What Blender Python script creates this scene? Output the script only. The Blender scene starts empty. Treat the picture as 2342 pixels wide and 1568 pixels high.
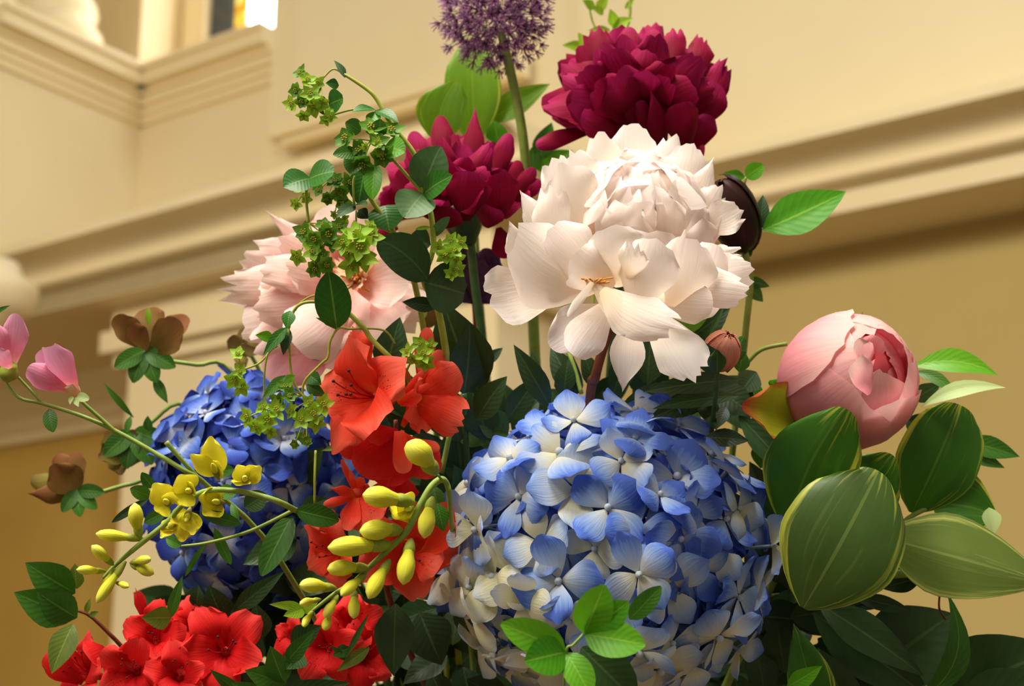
import bpy, math, random
from mathutils import Vector, Matrix, noise
random.seed(11)
scene = bpy.context.scene
COL = scene.collection
PI = math.pi
def lin(c): c/=255.0; return c/12.92 if c<=.04045 else ((c+.055)/1.055)**2.4
def rgb(r,g,b): return (lin(r),lin(g),lin(b),1.0)

# ------------------------------------------------------------------ camera
FPX=3473.0; CX=1171.0; CY=784.0; PITCH=math.radians(15)
CAM=Vector((0,0,1.5))
RV=Vector((1,0,0)); FV=Vector((0,math.cos(PITCH),math.sin(PITCH))); UV=Vector((0,-math.sin(PITCH),math.cos(PITCH)))
cd=bpy.data.cameras.new('camera'); cam=bpy.data.objects.new('camera',cd); COL.objects.link(cam)
cd.sensor_width=23.6; cd.lens=35.0; cd.sensor_fit='HORIZONTAL'; cd.clip_start=.02
cd.dof.use_dof=True; cd.dof.focus_distance=.80; cd.dof.aperture_fstop=6.3
cam.location=CAM; cam.rotation_euler=(PI/2+PITCH,0,0)
scene.camera=cam
def P(x,y,d): return CAM+FV*d+RV*((x-CX)/FPX*d)+UV*(-(y-CY)/FPX*d)
def D(x,y,z): return (RV*x+UV*y-FV*z).normalized()     # right, up, towards the viewer
def px(n,d=.82): return n/FPX*d

# ------------------------------------------------------------------ light and exposure
w=bpy.data.worlds.new('world'); scene.world=w; w.use_nodes=True
w.node_tree.nodes['Background'].inputs[0].default_value=(1.0,.90,.70,1); w.node_tree.nodes['Background'].inputs[1].default_value=.30
def area(name,loc,target,size,power,col):
    l=bpy.data.lights.new(name,'AREA'); l.shape='DISK'; l.size=size; l.energy=power; l.color=col
    o=bpy.data.objects.new(name,l); COL.objects.link(o); o.location=loc
    o.rotation_euler=(Vector(target)-Vector(loc)).to_track_quat('-Z','Y').to_euler(); return o
area('overhead_key_light',(-.35,0.0,4.3),(.05,.95,1.7),1.4,152,(1.0,.93,.80))  # unseen overhead lamp, added as the key light on the flowers
area('wall_fill_light',(-2.9,-1.5,4.7),(-1.8,3.8,3.0),1.8,190,(1.0,.93,.78))  # unseen lamp added to brighten the walls behind
area('cool_wall_fill',(2.2,3.0,6.2),(-1.6,5.8,3.8),1.0,60,(.84,.95,1.0))  # unseen cool lamp added to give the left wall a daylight tint
scene.view_settings.view_transform='Standard'; scene.view_settings.look='None'
scene.view_settings.exposure=0.0; scene.view_settings.gamma=1.0; scene.view_settings.use_curve_mapping=False

# ------------------------------------------------------------------ materials
def newmat(name):
    m=bpy.data.materials.new(name); m.use_nodes=True; nt=m.node_tree
    for n in list(nt.nodes): nt.nodes.remove(n)
    return m,nt
def node(nt,t,**k):
    n=nt.nodes.new(t)
    for a,b in k.items(): setattr(n,a,b)
    return n
def math_(nt,op,a,b=None,clamp=False):
    n=node(nt,'ShaderNodeMath',operation=op,use_clamp=clamp)
    for i,v in enumerate((a,b)):
        if v is None: continue
        if isinstance(v,(int,float)): n.inputs[i].default_value=v
        else: nt.links.new(v,n.inputs[i])
    return n.outputs[0]
def uvsep(nt):
    u=node(nt,'ShaderNodeUVMap'); s=node(nt,'ShaderNodeSeparateXYZ'); nt.links.new(u.outputs[0],s.inputs[0])
    return s.outputs[0],s.outputs[1]
def ramp(nt,fac,stops):
    r=node(nt,'ShaderNodeValToRGB'); e=r.color_ramp.elements
    while len(e)<len(stops): e.new(.5)
    for el,(p,c) in zip(e,stops): el.position=p; el.color=c
    nt.links.new(fac,r.inputs[0]); return r.outputs[0]
def mix(nt,f,a,b,mode='MIX'):
    n=node(nt,'ShaderNodeMix',data_type='RGBA',blend_type=mode)
    for s,v in ((n.inputs[0],f),(n.inputs[6],a),(n.inputs[7],b)):
        if isinstance(v,(int,float,tuple)): s.default_value=v
        else: nt.links.new(v,s)
    return n.outputs[2]
def streak(nt,u,v,ku,kv,seed):
    c=node(nt,'ShaderNodeCombineXYZ')
    nt.links.new(math_(nt,'MULTIPLY',u,ku),c.inputs[0]); nt.links.new(math_(nt,'MULTIPLY',v,kv),c.inputs[1])
    if seed is not None: nt.links.new(math_(nt,'MULTIPLY',seed,37.0),c.inputs[2])
    t=node(nt,'ShaderNodeTexNoise'); t.inputs['Scale'].default_value=1.0; t.inputs['Detail'].default_value=2.0
    nt.links.new(c.outputs[0],t.inputs['Vector']); return t.outputs['Fac']
def finish(nt,m,col,trans,rough,spec=.35,bump=None,tcol=None):
    b=node(nt,'ShaderNodeBsdfPrincipled'); b.inputs['Roughness'].default_value=rough
    b.inputs['Specular IOR Level'].default_value=spec
    nt.links.new(col,b.inputs['Base Color']); o=node(nt,'ShaderNodeOutputMaterial'); sh=b.outputs[0]
    if bump is not None:
        bn=node(nt,'ShaderNodeBump'); bn.inputs['Strength'].default_value=.25; bn.inputs['Distance'].default_value=.001
        nt.links.new(bump,bn.inputs['Height']); nt.links.new(bn.outputs[0],b.inputs['Normal'])
    if trans>0:
        t=node(nt,'ShaderNodeBsdfTranslucent'); nt.links.new(tcol if tcol is not None else col,t.inputs[0])
        mx=node(nt,'ShaderNodeMixShader'); mx.inputs[0].default_value=trans
        nt.links.new(sh,mx.inputs[1]); nt.links.new(t.outputs[0],mx.inputs[2]); sh=mx.outputs[0]
    nt.links.new(sh,o.inputs[0]); return m
def petal_mat(name,stops,trans=.3,rough=.6,vein=.25,var=.15,tint=0.0,edge=None,speck=None,spec=.1):
    # stops run from the petal's claw (0) to its tip (1); tint = weight of the object colour's red channel as a shift
    m,nt=newmat(name); u,v=uvsep(nt); oi=node(nt,'ShaderNodeObjectInfo'); rnd=oi.outputs['Random']
    st=streak(nt,u,v,22,2.2,rnd); t=math_(nt,'ADD',v,math_(nt,'MULTIPLY',math_(nt,'SUBTRACT',st,.5),vein))
    t=math_(nt,'ADD',t,math_(nt,'MULTIPLY',math_(nt,'SUBTRACT',rnd,.5),var))
    if tint:
        s=node(nt,'ShaderNodeSeparateColor'); nt.links.new(oi.outputs['Color'],s.inputs[0])
        t=math_(nt,'ADD',t,math_(nt,'MULTIPLY',math_(nt,'SUBTRACT',s.outputs[0],.5),tint))
    c=ramp(nt,math_(nt,'MAXIMUM',t,0.0),stops)
    du=math_(nt,'MULTIPLY',math_(nt,'ABSOLUTE',math_(nt,'SUBTRACT',u,.5)),2.0)
    if edge:
        r=math_(nt,'MAXIMUM',du,v); f=node(nt,'ShaderNodeMapRange'); f.inputs[1].default_value=edge[1]; f.inputs[2].default_value=1.0
        nt.links.new(math_(nt,'ADD',r,math_(nt,'MULTIPLY',math_(nt,'SUBTRACT',st,.5),.3)),f.inputs[0]); c=mix(nt,f.outputs[0],c,edge[0])
    if speck:
        k=node(nt,'ShaderNodeTexVoronoi'); k.inputs['Scale'].default_value=16.0
        cb=node(nt,'ShaderNodeCombineXYZ'); nt.links.new(u,cb.inputs[0]); nt.links.new(v,cb.inputs[1]); nt.links.new(rnd,cb.inputs[2])
        nt.links.new(cb.outputs[0],k.inputs['Vector'])
        f=math_(nt,'LESS_THAN',k.outputs['Distance'],.22)
        band=math_(nt,'MULTIPLY',math_(nt,'GREATER_THAN',v,.3),math_(nt,'LESS_THAN',v,.72))
        f=math_(nt,'MULTIPLY',math_(nt,'MULTIPLY',f,band),math_(nt,'LESS_THAN',du,.4))
        f=math_(nt,'MULTIPLY',f,math_(nt,'GREATER_THAN',rnd,.72))
        c=mix(nt,math_(nt,'MULTIPLY',f,.8),c,speck)
    return finish(nt,m,c,trans,rough,spec,bump=st)
def leaf_mat(name,dark,light,rib,trans=.25,rough=.42,ribw=.05,veins=9.0,edge=None,edgew=.72,spec=.4,ribk=.6):
    m,nt=newmat(name); u,v=uvsep(nt); oi=node(nt,'ShaderNodeObjectInfo'); rnd=oi.outputs['Random']
    du=math_(nt,'MULTIPLY',math_(nt,'ABSOLUTE',math_(nt,'SUBTRACT',u,.5)),2.0)
    st=streak(nt,u,v,5,5,rnd); fine=streak(nt,u,v,18,1.0,rnd)
    f=math_(nt,'ADD',math_(nt,'MULTIPLY',rnd,.55),math_(nt,'MULTIPLY',st,.5),True)
    c=ramp(nt,f,[(.1,dark),(.95,light)])
    wv=math_(nt,'SINE',math_(nt,'MULTIPLY',math_(nt,'SUBTRACT',math_(nt,'MULTIPLY',v,veins),math_(nt,'MULTIPLY',du,veins*.25)),2*PI)) if veins else fine
    vf=math_(nt,'GREATER_THAN',wv,.96) if veins else math_(nt,'GREATER_THAN',fine,.62)
    c=mix(nt,math_(nt,'MULTIPLY',vf,.13 if veins else .2),c,rib)
    rf=math_(nt,'LESS_THAN',du,ribw); c=mix(nt,math_(nt,'MULTIPLY',rf,ribk),c,rib)
    if edge:
        e=math_(nt,'ADD',math_(nt,'MAXIMUM',du,math_(nt,'SUBTRACT',v,.12)),math_(nt,'MULTIPLY',math_(nt,'SUBTRACT',fine,.5),1.5))
        ef=node(nt,'ShaderNodeMapRange'); ef.inputs[1].default_value=edgew; ef.inputs[2].default_value=edgew+.30; nt.links.new(e,ef.inputs[0])
        c=mix(nt,ef.outputs[0],c,edge)
    return finish(nt,m,c,trans,rough,spec,bump=math_(nt,'MULTIPLY',wv,.10 if veins else .4))
def plain_mat(name,a,b,scale=60,rough=.55,trans=0,spec=.35,bump=True):
    m,nt=newmat(name); tc=node(nt,'ShaderNodeTexCoord'); t=node(nt,'ShaderNodeTexNoise'); t.inputs['Scale'].default_value=scale; t.inputs['Detail'].default_value=3
    nt.links.new(tc.outputs['Object'],t.inputs['Vector']); c=ramp(nt,t.outputs['Fac'],[(.3,a),(.7,b)])
    return finish(nt,m,c,trans,rough,spec,bump=t.outputs['Fac'] if bump else None)
def emit_mat(name,stops,strength,scale=6):
    m,nt=newmat(name); tc=node(nt,'ShaderNodeTexCoord'); t=node(nt,'ShaderNodeTexNoise'); t.inputs['Scale'].default_value=scale
    nt.links.new(tc.outputs['Object'],t.inputs['Vector']); c=ramp(nt,t.outputs['Fac'],stops)
    e=node(nt,'ShaderNodeEmission'); e.inputs[1].default_value=strength; nt.links.new(c,e.inputs[0])
    o=node(nt,'ShaderNodeOutputMaterial'); nt.links.new(e.outputs[0],o.inputs[0]); return m

M={}
M['plaster']=plain_mat('cream_plaster',rgb(224,206,166),rgb(229,212,173),1.5,.75,0,.2,False)
M['trimpaint']=plain_mat('trim_paint',rgb(226,207,164),rgb(232,213,172),2.0,.5,0,.3,False)
M['lowwall']=plain_mat('tan_plaster',rgb(180,157,98),rgb(186,164,106),1.5,.8,0,.2,False)
M['floorstone']=plain_mat('dark_floor',rgb(96,78,58),rgb(112,92,70),3,.6)
M['recess']=plain_mat('recess_wall_shade_tint',rgb(182,146,70),rgb(188,153,78),1.5,.7,0,.2,False)  # browner than the lower wall: the recess's shade is put into its colour
M['lead']=plain_mat('dark_lead',rgb(60,66,70),rgb(80,84,88),20,.6)
M['sky_glass']=emit_mat('daylit_clear_glass',[(.3,(1,1,.98,1)),(.7,(1,1,1,1))],9.0)
M['amber_glass']=emit_mat('daylit_amber_glass',[(.35,rgb(200,110,10)),(.5,rgb(250,200,60)),(.65,rgb(245,235,150))],1.6,14)

M['white']=petal_mat('blush_white_petal',[(0,rgb(253,232,205)),(.3,rgb(254,241,228)),(.75,rgb(255,246,240)),(1,rgb(255,243,241))],.45,.6,.25,.3)
M['blush']=petal_mat('pale_pink_petal',[(0,rgb(238,150,120)),(.25,rgb(242,176,165)),(.55,rgb(249,212,206)),(1,rgb(252,230,222))],.4,.6,.35,.3)
M['rose']=petal_mat('rose_pink_petal',[(0,rgb(232,126,146)),(.4,rgb(242,152,168)),(.8,rgb(248,178,186)),(1,rgb(252,206,202))],.42,.5,.25,.2)
M['coral']=petal_mat('coral_inner_petal',[(0,rgb(226,90,50)),(.5,rgb(224,90,100)),(1,rgb(240,150,160))],.25,.55)
M['burg']=petal_mat('burgundy_petal',[(0,rgb(92,4,20)),(.45,rgb(122,6,38)),(.8,rgb(140,10,54)),(1,rgb(164,26,88))],.22,.6,.4,.3)
M['cream']=petal_mat('cream_ruffle',[(0,rgb(236,160,90)),(.5,rgb(250,210,170)),(1,rgb(253,232,208))],.3,.6)
BLUE=[(0,rgb(226,222,186)),(.25,rgb(220,222,216)),(.5,rgb(186,203,232)),(.74,rgb(146,175,234)),(.95,rgb(104,138,224)),(1,rgb(88,118,214))]
M['lblue']=petal_mat('pale_blue_petal',BLUE,.25,.6,.35,.2,tint=1.1)
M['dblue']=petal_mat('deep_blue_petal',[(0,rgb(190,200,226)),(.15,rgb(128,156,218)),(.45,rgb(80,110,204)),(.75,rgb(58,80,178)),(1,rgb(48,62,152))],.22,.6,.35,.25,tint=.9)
M['bead']=plain_mat('floret_bead',rgb(170,186,214),rgb(206,212,216),300,.5)
M['stalk_b']=plain_mat('floret_stalk',rgb(150,160,150),rgb(120,140,190),200,.6)
M['azalea']=petal_mat('scarlet_petal',[(0,rgb(226,90,40)),(.2,rgb(228,56,32)),(.6,rgb(238,66,44)),(1,rgb(246,104,84))],.3,.55,.35,.25,speck=rgb(120,8,16))
M['azred']=petal_mat('deep_red_petal',[(0,rgb(180,20,20)),(.3,rgb(206,24,28)),(.7,rgb(224,36,36)),(1,rgb(236,66,62))],.28,.55,.35,.25,speck=rgb(110,4,14))
M['stamen']=plain_mat('crimson_stamen',rgb(150,14,22),rgb(190,30,34),200,.5)
M['anther']=plain_mat('dark_anther',rgb(46,16,20),rgb(70,24,26),300,.7)
M['goldanther']=plain_mat('gold_anther',rgb(220,140,40),rgb(240,180,80),300,.7)
M['yellow']=petal_mat('yellow_petal',[(0,rgb(206,206,52)),(.3,rgb(236,226,48)),(1,rgb(250,238,76))],.28,.5,.3,.2)
M['yelbud']=petal_mat('yellow_bud',[(0,rgb(176,184,48)),(.3,rgb(212,212,58)),(.7,rgb(234,230,72)),(1,rgb(244,240,110))],.18,.45,.3,.15)
M['calyx']=plain_mat('calyx_green',rgb(140,152,48),rgb(168,176,62),200,.55,.1)
M['calyxbrown']=plain_mat('calyx_olive',rgb(128,124,52),rgb(150,140,60),200,.6)
M['lilac']=petal_mat('lilac_petal',[(0,rgb(96,56,96)),(.5,rgb(160,106,152)),(1,rgb(196,148,186))],.25,.6,.3,.5)
M['plum']=plain_mat('plum_floret_eye',rgb(66,36,66),rgb(96,56,92),300,.7)
M['pink']=petal_mat('primrose_pink_petal',[(0,rgb(240,190,150)),(.3,rgb(226,120,150)),(.7,rgb(230,150,182)),(1,rgb(236,168,204))],.4,.5,.5,.2)
M['helle']=petal_mat('brown_hellebore_tepal',[(0,rgb(92,72,34)),(.5,rgb(120,88,44)),(1,rgb(132,84,52))],.3,.6,.6,.5)
M['helleg']=petal_mat('olive_hellebore_tepal',[(0,rgb(84,74,30)),(.5,rgb(134,122,54)),(1,rgb(112,84,52))],.3,.6,.6,.5)
M['dry']=petal_mat('withered_petal',[(0,rgb(150,66,52)),(.5,rgb(206,118,98)),(1,rgb(232,160,136))],.1,.6,.8,.5)
M['darkbud']=petal_mat('dark_maroon_petal',[(0,rgb(38,40,20)),(.5,rgb(44,30,26)),(1,rgb(58,34,32))],.05,.4,.6,.4)
M['sepal']=petal_mat('red_edged_sepal',[(0,rgb(150,160,40)),(.6,rgb(176,180,44)),(1,rgb(190,170,50))],.25,.5,.3,.2,edge=(rgb(196,72,52),.72))
M['stem']=plain_mat('green_stem',rgb(122,148,62),rgb(146,168,74),150,.5)
M['stemy']=plain_mat('yellow_green_stem',rgb(158,172,62),rgb(180,190,80),150,.5,.05)
M['stemd']=plain_mat('dark_green_stem',rgb(52,86,46),rgb(72,106,56),150,.5)
M['stemr']=plain_mat('red_brown_stem',rgb(96,44,28),rgb(128,66,40),150,.5)
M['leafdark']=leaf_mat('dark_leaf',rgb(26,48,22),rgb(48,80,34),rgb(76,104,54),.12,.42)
M['leafmid']=leaf_mat('mid_green_leaf',rgb(40,84,22),rgb(72,128,34),rgb(110,150,60),.25,.42)
M['leafbright']=leaf_mat('bright_green_leaf',rgb(62,142,14),rgb(108,180,28),rgb(150,200,70),.35,.42)
M['leaflime']=leaf_mat('lime_leaf',rgb(134,180,32),rgb(172,206,56),rgb(190,216,96),.4,.5)
M['leafblue']=leaf_mat('blue_green_leaf',rgb(58,92,52),rgb(86,122,70),rgb(120,150,90),.2,.5,veins=7)
M['leafround']=leaf_mat('perfoliate_leaf',rgb(34,92,24),rgb(60,128,34),rgb(130,170,70),.25,.4,veins=8)
M['bract']=leaf_mat('lime_bract',rgb(124,172,30),rgb(164,204,48),rgb(190,200,70),.35,.5,veins=0)
M['bractg']=leaf_mat('green_bract',rgb(66,126,26),rgb(110,160,38),rgb(160,180,60),.35,.5,veins=0)
M['bracteye']=plain_mat('umbel_eye',rgb(150,140,40),rgb(176,168,48),400,.7)
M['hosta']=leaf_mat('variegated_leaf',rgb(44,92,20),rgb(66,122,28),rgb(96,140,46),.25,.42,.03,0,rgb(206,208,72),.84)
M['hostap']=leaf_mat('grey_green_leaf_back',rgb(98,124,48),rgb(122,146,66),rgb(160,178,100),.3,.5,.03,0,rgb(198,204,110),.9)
M['hostab']=leaf_mat('backlight_tint_variegated_leaf',rgb(84,134,14),rgb(118,166,26),rgb(140,176,50),.45,.45,.03,0,rgb(206,208,72),.9)  # brighter copy of the variegated leaf, with backlight put into the colour
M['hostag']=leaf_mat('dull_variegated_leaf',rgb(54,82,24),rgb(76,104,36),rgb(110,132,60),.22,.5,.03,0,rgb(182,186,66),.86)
M['palegreen']=leaf_mat('pale_leaf_back',rgb(176,204,130),rgb(196,216,150),rgb(206,222,160),.4,.5,veins=0)
M['olive']=leaf_mat('olive_leaf',rgb(86,110,30),rgb(120,144,40),rgb(150,166,70),.25,.5)

# ------------------------------------------------------------------ geometry helpers
def interp(pts,t):
    n=len(pts)
    def m(i):
        a=pts[max(i-1,0)];b=pts[min(i+1,n-1)]; return (b[1]-a[1])/(b[0]-a[0])
    for i in range(n-1):
        (a,x),(b,y)=pts[i],pts[i+1]
        if t<=b or i==n-2:
            h=b-a; k=min(1,max(0,(t-a)/h)); k2=k*k; k3=k2*k
            return max(.004,(2*k3-3*k2+1)*x+(k3-2*k2+k)*h*m(i)+(3*k2-2*k3)*y+(k3-k2)*h*m(i+1))
PR={'obov':[(0,.22),(.3,.62),(.6,.95),(.82,1),(1,.74)],
    'leaf':[(0,.04),(.12,.52),(.35,1),(.6,.86),(.84,.42),(1,.01)],
    'lance':[(0,.06),(.22,.7),(.45,1),(.7,.74),(.88,.32),(1,.01)],
    'round':[(0,.12),(.15,.7),(.45,1),(.75,.86),(1,.34)],
    'oval':[(0,.08),(.15,.68),(.45,1),(.75,.82),(.92,.45),(1,.12)],
    'strap':[(0,.5),(.4,.8),(.8,1),(1,.8)],
    'point':[(0,.3),(.35,.9),(.6,1),(.85,.5),(1,.06)],
    'hosta':[(0,.08),(.12,.5),(.4,1),(.65,.96),(.86,.68),(.96,.36),(1,.12)],
    'hostar':[(0,.08),(.12,.52),(.38,.98),(.62,1),(.82,.88),(.94,.66),(1,.46)],
    'hyd':[(0,.13),(.2,.55),(.5,.98),(.72,.96),(.9,.64),(1,.26)],
    'star':[(0,.35),(.3,.95),(.5,1),(.8,.5),(1,.02)]}
def sheet(p0,p1,W,N,prof='obov',bend=0,side=0,cup=0,fold=0,ruf=0,rk=2.0,jag=0,tr=0,twist=0,curl=0,nu=6,nv=8):
    """a petal or leaf blade from p0 to p1, W wide, its face towards N"""
    pr=PR[prof]; L=p1-p0; l=L.length; T=L/l; S=T.cross(N)
    if S.length<1e-4: S=T.cross(Vector((.3,.5,.8)))
    S.normalize(); Mn=S.cross(T); ph=random.uniform(0,6); sd=random.uniform(0,100)
    V=[];U=[]
    for j in range(nv+1):
        t=j/nv; b=4*t*(1-t)
        C=p0+T*(t*l)+Mn*(bend*l*b+curl*l*t**3)+S*(side*l*b)
        if twist: q=Matrix.Rotation(twist*(t-.3),3,T); S_=q@S; M_=q@Mn
        else: S_,M_=S,Mn
        hw=W*.5*interp(pr,t)
        for i in range(nu+1):
            s=2*i/nu-1; x=hw*s; h=0
            if cup:
                a=s*cup; x=hw*math.sin(a)/abs(cup); h=hw*(1-math.cos(a))/cup
            h+=fold*hw*abs(s)
            if ruf: h+=ruf*W*(s*s*.8+.25*t)*math.sin(rk*6.28*t+ph+2.5*s)*t
            dl=0
            if tr: dl-=tr*l*(1-math.sqrt(max(0,1-(s*.98)**2)))*t*t
            if jag: dl+=jag*l*(noise.noise(Vector((s*3.0+sd,sd,0)))+.55*noise.noise(Vector((s*9.0,sd,3))))*t**4
            V.append(C+S_*x+M_*h+T*dl); U.append((i/nu,t))
    Fc=[]
    for j in range(nv):
        for i in range(nu):
            a=j*(nu+1)+i; Fc.append((a,a+1,a+nu+2,a+nu+1))
    return V,Fc,U
def crom(pts,n):
    out=[]; m=len(pts)
    for i in range(m-1):
        p0=pts[max(i-1,0)];p1=pts[i];p2=pts[i+1];p3=pts[min(i+2,m-1)]
        for k in range(n):
            t=k/n; out.append(.5*((2*p1)+(p2-p0)*t+(2*p0-5*p1+4*p2-p3)*t*t+(3*p1-p0-3*p2+p3)*t**3))
    out.append(pts[-1]); return out
def tube(pts,radii,ns=8,n=4,cap=True):
    m=len(pts); R=[]
    if isinstance(radii,(int,float)): radii=[radii]*m
    if len(radii)!=m:
        k=len(radii)-1; rs=[]
        for i in range(m):
            f=i/(m-1)*k; a=min(int(f),k-1); rs.append(radii[a]+(radii[a+1]-radii[a])*(f-a))
        radii=rs
    if m>2 or n==1: Q=crom(pts,n) if m>2 else list(pts)
    else: Q=[pts[0].lerp(pts[1],i/n) for i in range(n+1)]
    k=len(Q)
    for i in range(k):
        f=i/(k-1)*(m-1); a=min(int(f),m-2); R.append(radii[a]+(radii[a+1]-radii[a])*(f-a))
    V=[];Fc=[];U=[]; T=(Q[1]-Q[0]).normalized(); A=T.orthogonal().normalized()
    for i in range(k):
        T=(Q[min(i+1,k-1)]-Q[max(i-1,0)]).normalized(); A=(A-T*A.dot(T)).normalized(); B=T.cross(A)
        for j in range(ns):
            a=2*PI*j/ns; V.append(Q[i]+(A*math.cos(a)+B*math.sin(a))*R[i]); U.append((j/ns,i/(k-1)))
    for i in range(k-1):
        for j in range(ns):
            j2=(j+1)%ns; Fc.append((i*ns+j,i*ns+j2,(i+1)*ns+j2,(i+1)*ns+j))
    if cap:
        Fc.append(tuple(range(ns-1,-1,-1))); Fc.append(tuple((k-1)*ns+j for j in range(ns)))
    return V,Fc,U
def pod(p0,p1,W,prof,bow=None,ns=9,nr=10):
    """a swollen closed body of revolution along p0-p1; prof = [(t, radius share)]"""
    L=p1-p0; T=L.normalized(); A=T.orthogonal().normalized(); B=T.cross(A); V=[];Fc=[];U=[]
    for i in range(nr+1):
        t=i/nr; C=p0+L*t+(bow*(4*t*(1-t)) if bow is not None else Vector())
        r=W*.5*interp(prof,t)
        for j in range(ns):
            a=2*PI*j/ns; V.append(C+(A*math.cos(a)+B*math.sin(a))*r); U.append((j/ns,t))
    for i in range(nr):
        for j in range(ns):
            j2=(j+1)%ns; Fc.append((i*ns+j,i*ns+j2,(i+1)*ns+j2,(i+1)*ns+j))
    Fc.append(tuple(range(ns-1,-1,-1))); Fc.append(tuple(nr*ns+j for j in range(ns)))
    return V,Fc,U
def ball(c,r,ns=8,nr=5,sc=(1,1,1)):
    V=[];Fc=[];U=[]
    for i in range(nr+1):
        p=PI*i/nr
        for j in range(ns):
            a=2*PI*j/ns; V.append(c+Vector((math.sin(p)*math.cos(a)*r*sc[0],math.sin(p)*math.sin(a)*r*sc[1],math.cos(p)*r*sc[2]))); U.append((j/ns,i/nr))
    for i in range(nr):
        for j in range(ns):
            j2=(j+1)%ns; Fc.append((i*ns+j,(i+1)*ns+j,(i+1)*ns+j2,i*ns+j2))
    return V,Fc,U
def box(a,b):
    V=[Vector((x,y,z)) for x in (a[0],b[0]) for y in (a[1],b[1]) for z in (a[2],b[2])]
    return V,[(0,1,3,2),(4,6,7,5),(0,4,5,1),(2,3,7,6),(0,2,6,4),(1,5,7,3)],None
def join(gs,mats=None):
    V=[];Fc=[];U=[];mi=[]
    for k,(v,f,u) in enumerate(gs):
        o=len(V); V+=v; Fc+=[tuple(i+o for i in q) for q in f]; U+=u if u else [(0,0)]*len(v); mi+=[mats[k] if mats else 0]*len(f)
    return V,Fc,U,mi
def mesh(name,g,mats,off=None,smooth=True):
    V,Fc,U=g[:3]; mi=g[3] if len(g)>3 else None
    me=bpy.data.meshes.new(name)
    me.from_pydata([tuple(v-off) if off is not None else tuple(v) for v in V],[],Fc)
    if U:
        l=me.uv_layers.new(name='UVMap'); vi=[0]*len(me.loops); me.loops.foreach_get('vertex_index',vi)
        l.data.foreach_set('uv',[c for k in vi for c in U[k]])
    for m in (mats if isinstance(mats,(list,tuple)) else [mats]): me.materials.append(M[m] if isinstance(m,str) else m)
    if mi: me.polygons.foreach_set('material_index',mi)
    if smooth: me.polygons.foreach_set('use_smooth',[True]*len(me.polygons))
    me.update(); return me
NT=[0]
class Thing:
    def __init__(s,name,label,cat,loc,group=None):
        NT[0]+=1; random.seed(100+NT[0]*7)
        s.o=bpy.data.objects.new(name,None); COL.objects.link(s.o); s.o.location=loc; s.loc=Vector(loc); s.o.empty_display_size=.02
        s.o['label']=label; s.o['category']=cat
        if group: s.o['group']=group
    def part(s,name,g,mat,parent=None,smooth=True):
        o=bpy.data.objects.new(name,mesh(name,g,mat,s.loc,smooth)); COL.objects.link(o); o.parent=parent or s.o; return o
    def inst(s,name,me,mtx,parent=None,tint=None):
        o=bpy.data.objects.new(name,me); COL.objects.link(o); o.parent=parent or s.o
        o.matrix_local=mtx if parent else Matrix.Translation(-s.loc)@mtx
        if tint is not None: o.color=(tint,tint,tint,1)
        return o
    # pixel-guided blade: base (x,y,depth) to tip (x,y,depth), width in photo pixels
    def blade(s,name,b,t,w,mat,face=(0,.1,1),parent=None,**k):
        p0=P(*b);p1=P(*t); return s.part(name,sheet(p0,p1,px(w,(b[2]+t[2])/2),D(*face),**k),mat,parent)
    def leaf(s,b,t,w,mat='leafmid',face=(0,.15,1),prof='leaf',fold=.18,bend=.06,nu=6,nv=9,name='leaf',parent=None,**k):
        return s.blade(name,b,t,w,mat,face,parent,prof=prof,fold=fold,bend=bend,nu=nu,nv=nv,**k)
    def stem(s,pts,r,mat='stem',name='stem',parent=None,ns=8):
        q=[P(*a) for a in pts]; d=pts[0][2]
        rr=[px(a,d) for a in r] if isinstance(r,(list,tuple)) else px(r,d)
        return s.part(name,tube(q,rr,ns,5),mat,parent)
def frame(z,up=None):
    z=z.normalized(); u=Vector(up) if up else Vector((.13,.2,.97))
    x=u.cross(z)
    if x.length<1e-3: x=z.orthogonal()
    x.normalize(); y=z.cross(x); return Matrix((x,y,z)).transposed()
# ------------------------------------------------------------------ the hall behind the flowers (u along the wall, v into it, z above the lens)
TH=math.radians(55.2)
E1=Vector((math.sin(TH),-math.cos(TH),0)); E2=Vector((math.cos(TH),math.sin(TH),0))
def Bp(u,v,z): return CAM+E1*u+E2*v+Vector((0,0,z))
def bbox(u0,u1,v0,v1,z0,z1):
    g=box((u0,v0,z0),(u1,v1,z1)); return [Bp(*q) for q in g[0]],[tuple(reversed(f)) for f in g[1]],None
def struct(name,g,mat,parent=None,smooth=False,kind='structure'):
    off=sum(g[0],Vector())/len(g[0]) if parent is None else Vector(parent.location)
    o=bpy.data.objects.new(name,mesh(name,g,mat,off,smooth)); COL.objects.link(o)
    if parent is not None: o.parent=parent
    else: o.location=off; o['kind']=kind
    return o
def extrude(prof,a,b,along='u'):
    """closed (v,z) or (u,z) profile extruded along the other wall axis"""
    n=len(prof); V=[]
    for s in (a,b):
        for q,z in prof: V.append(Bp(s,q,z) if along=='u' else Bp(q,s,z))
    Fc=[(i,(i+1)%n,n+(i+1)%n,n+i) for i in range(n)]+[tuple(range(n-1,-1,-1)),tuple(range(n,2*n))]
    return V,Fc,None
def lathe(c,prof,ns=40):
    V=[];Fc=[]
    for r,z in prof:
        for j in range(ns):
            a=2*PI*j/ns; V.append(c+Vector((r*math.cos(a),r*math.sin(a),z)))
    k=len(prof)
    for i in range(k-1):
        for j in range(ns):
            j2=(j+1)%ns; Fc.append((i*ns+j,i*ns+j2,(i+1)*ns+j2,(i+1)*ns+j))
    Fc.append(tuple(range(ns-1,-1,-1))); Fc.append(tuple((k-1)*ns+j for j in range(ns)))
    return V,Fc,None
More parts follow.
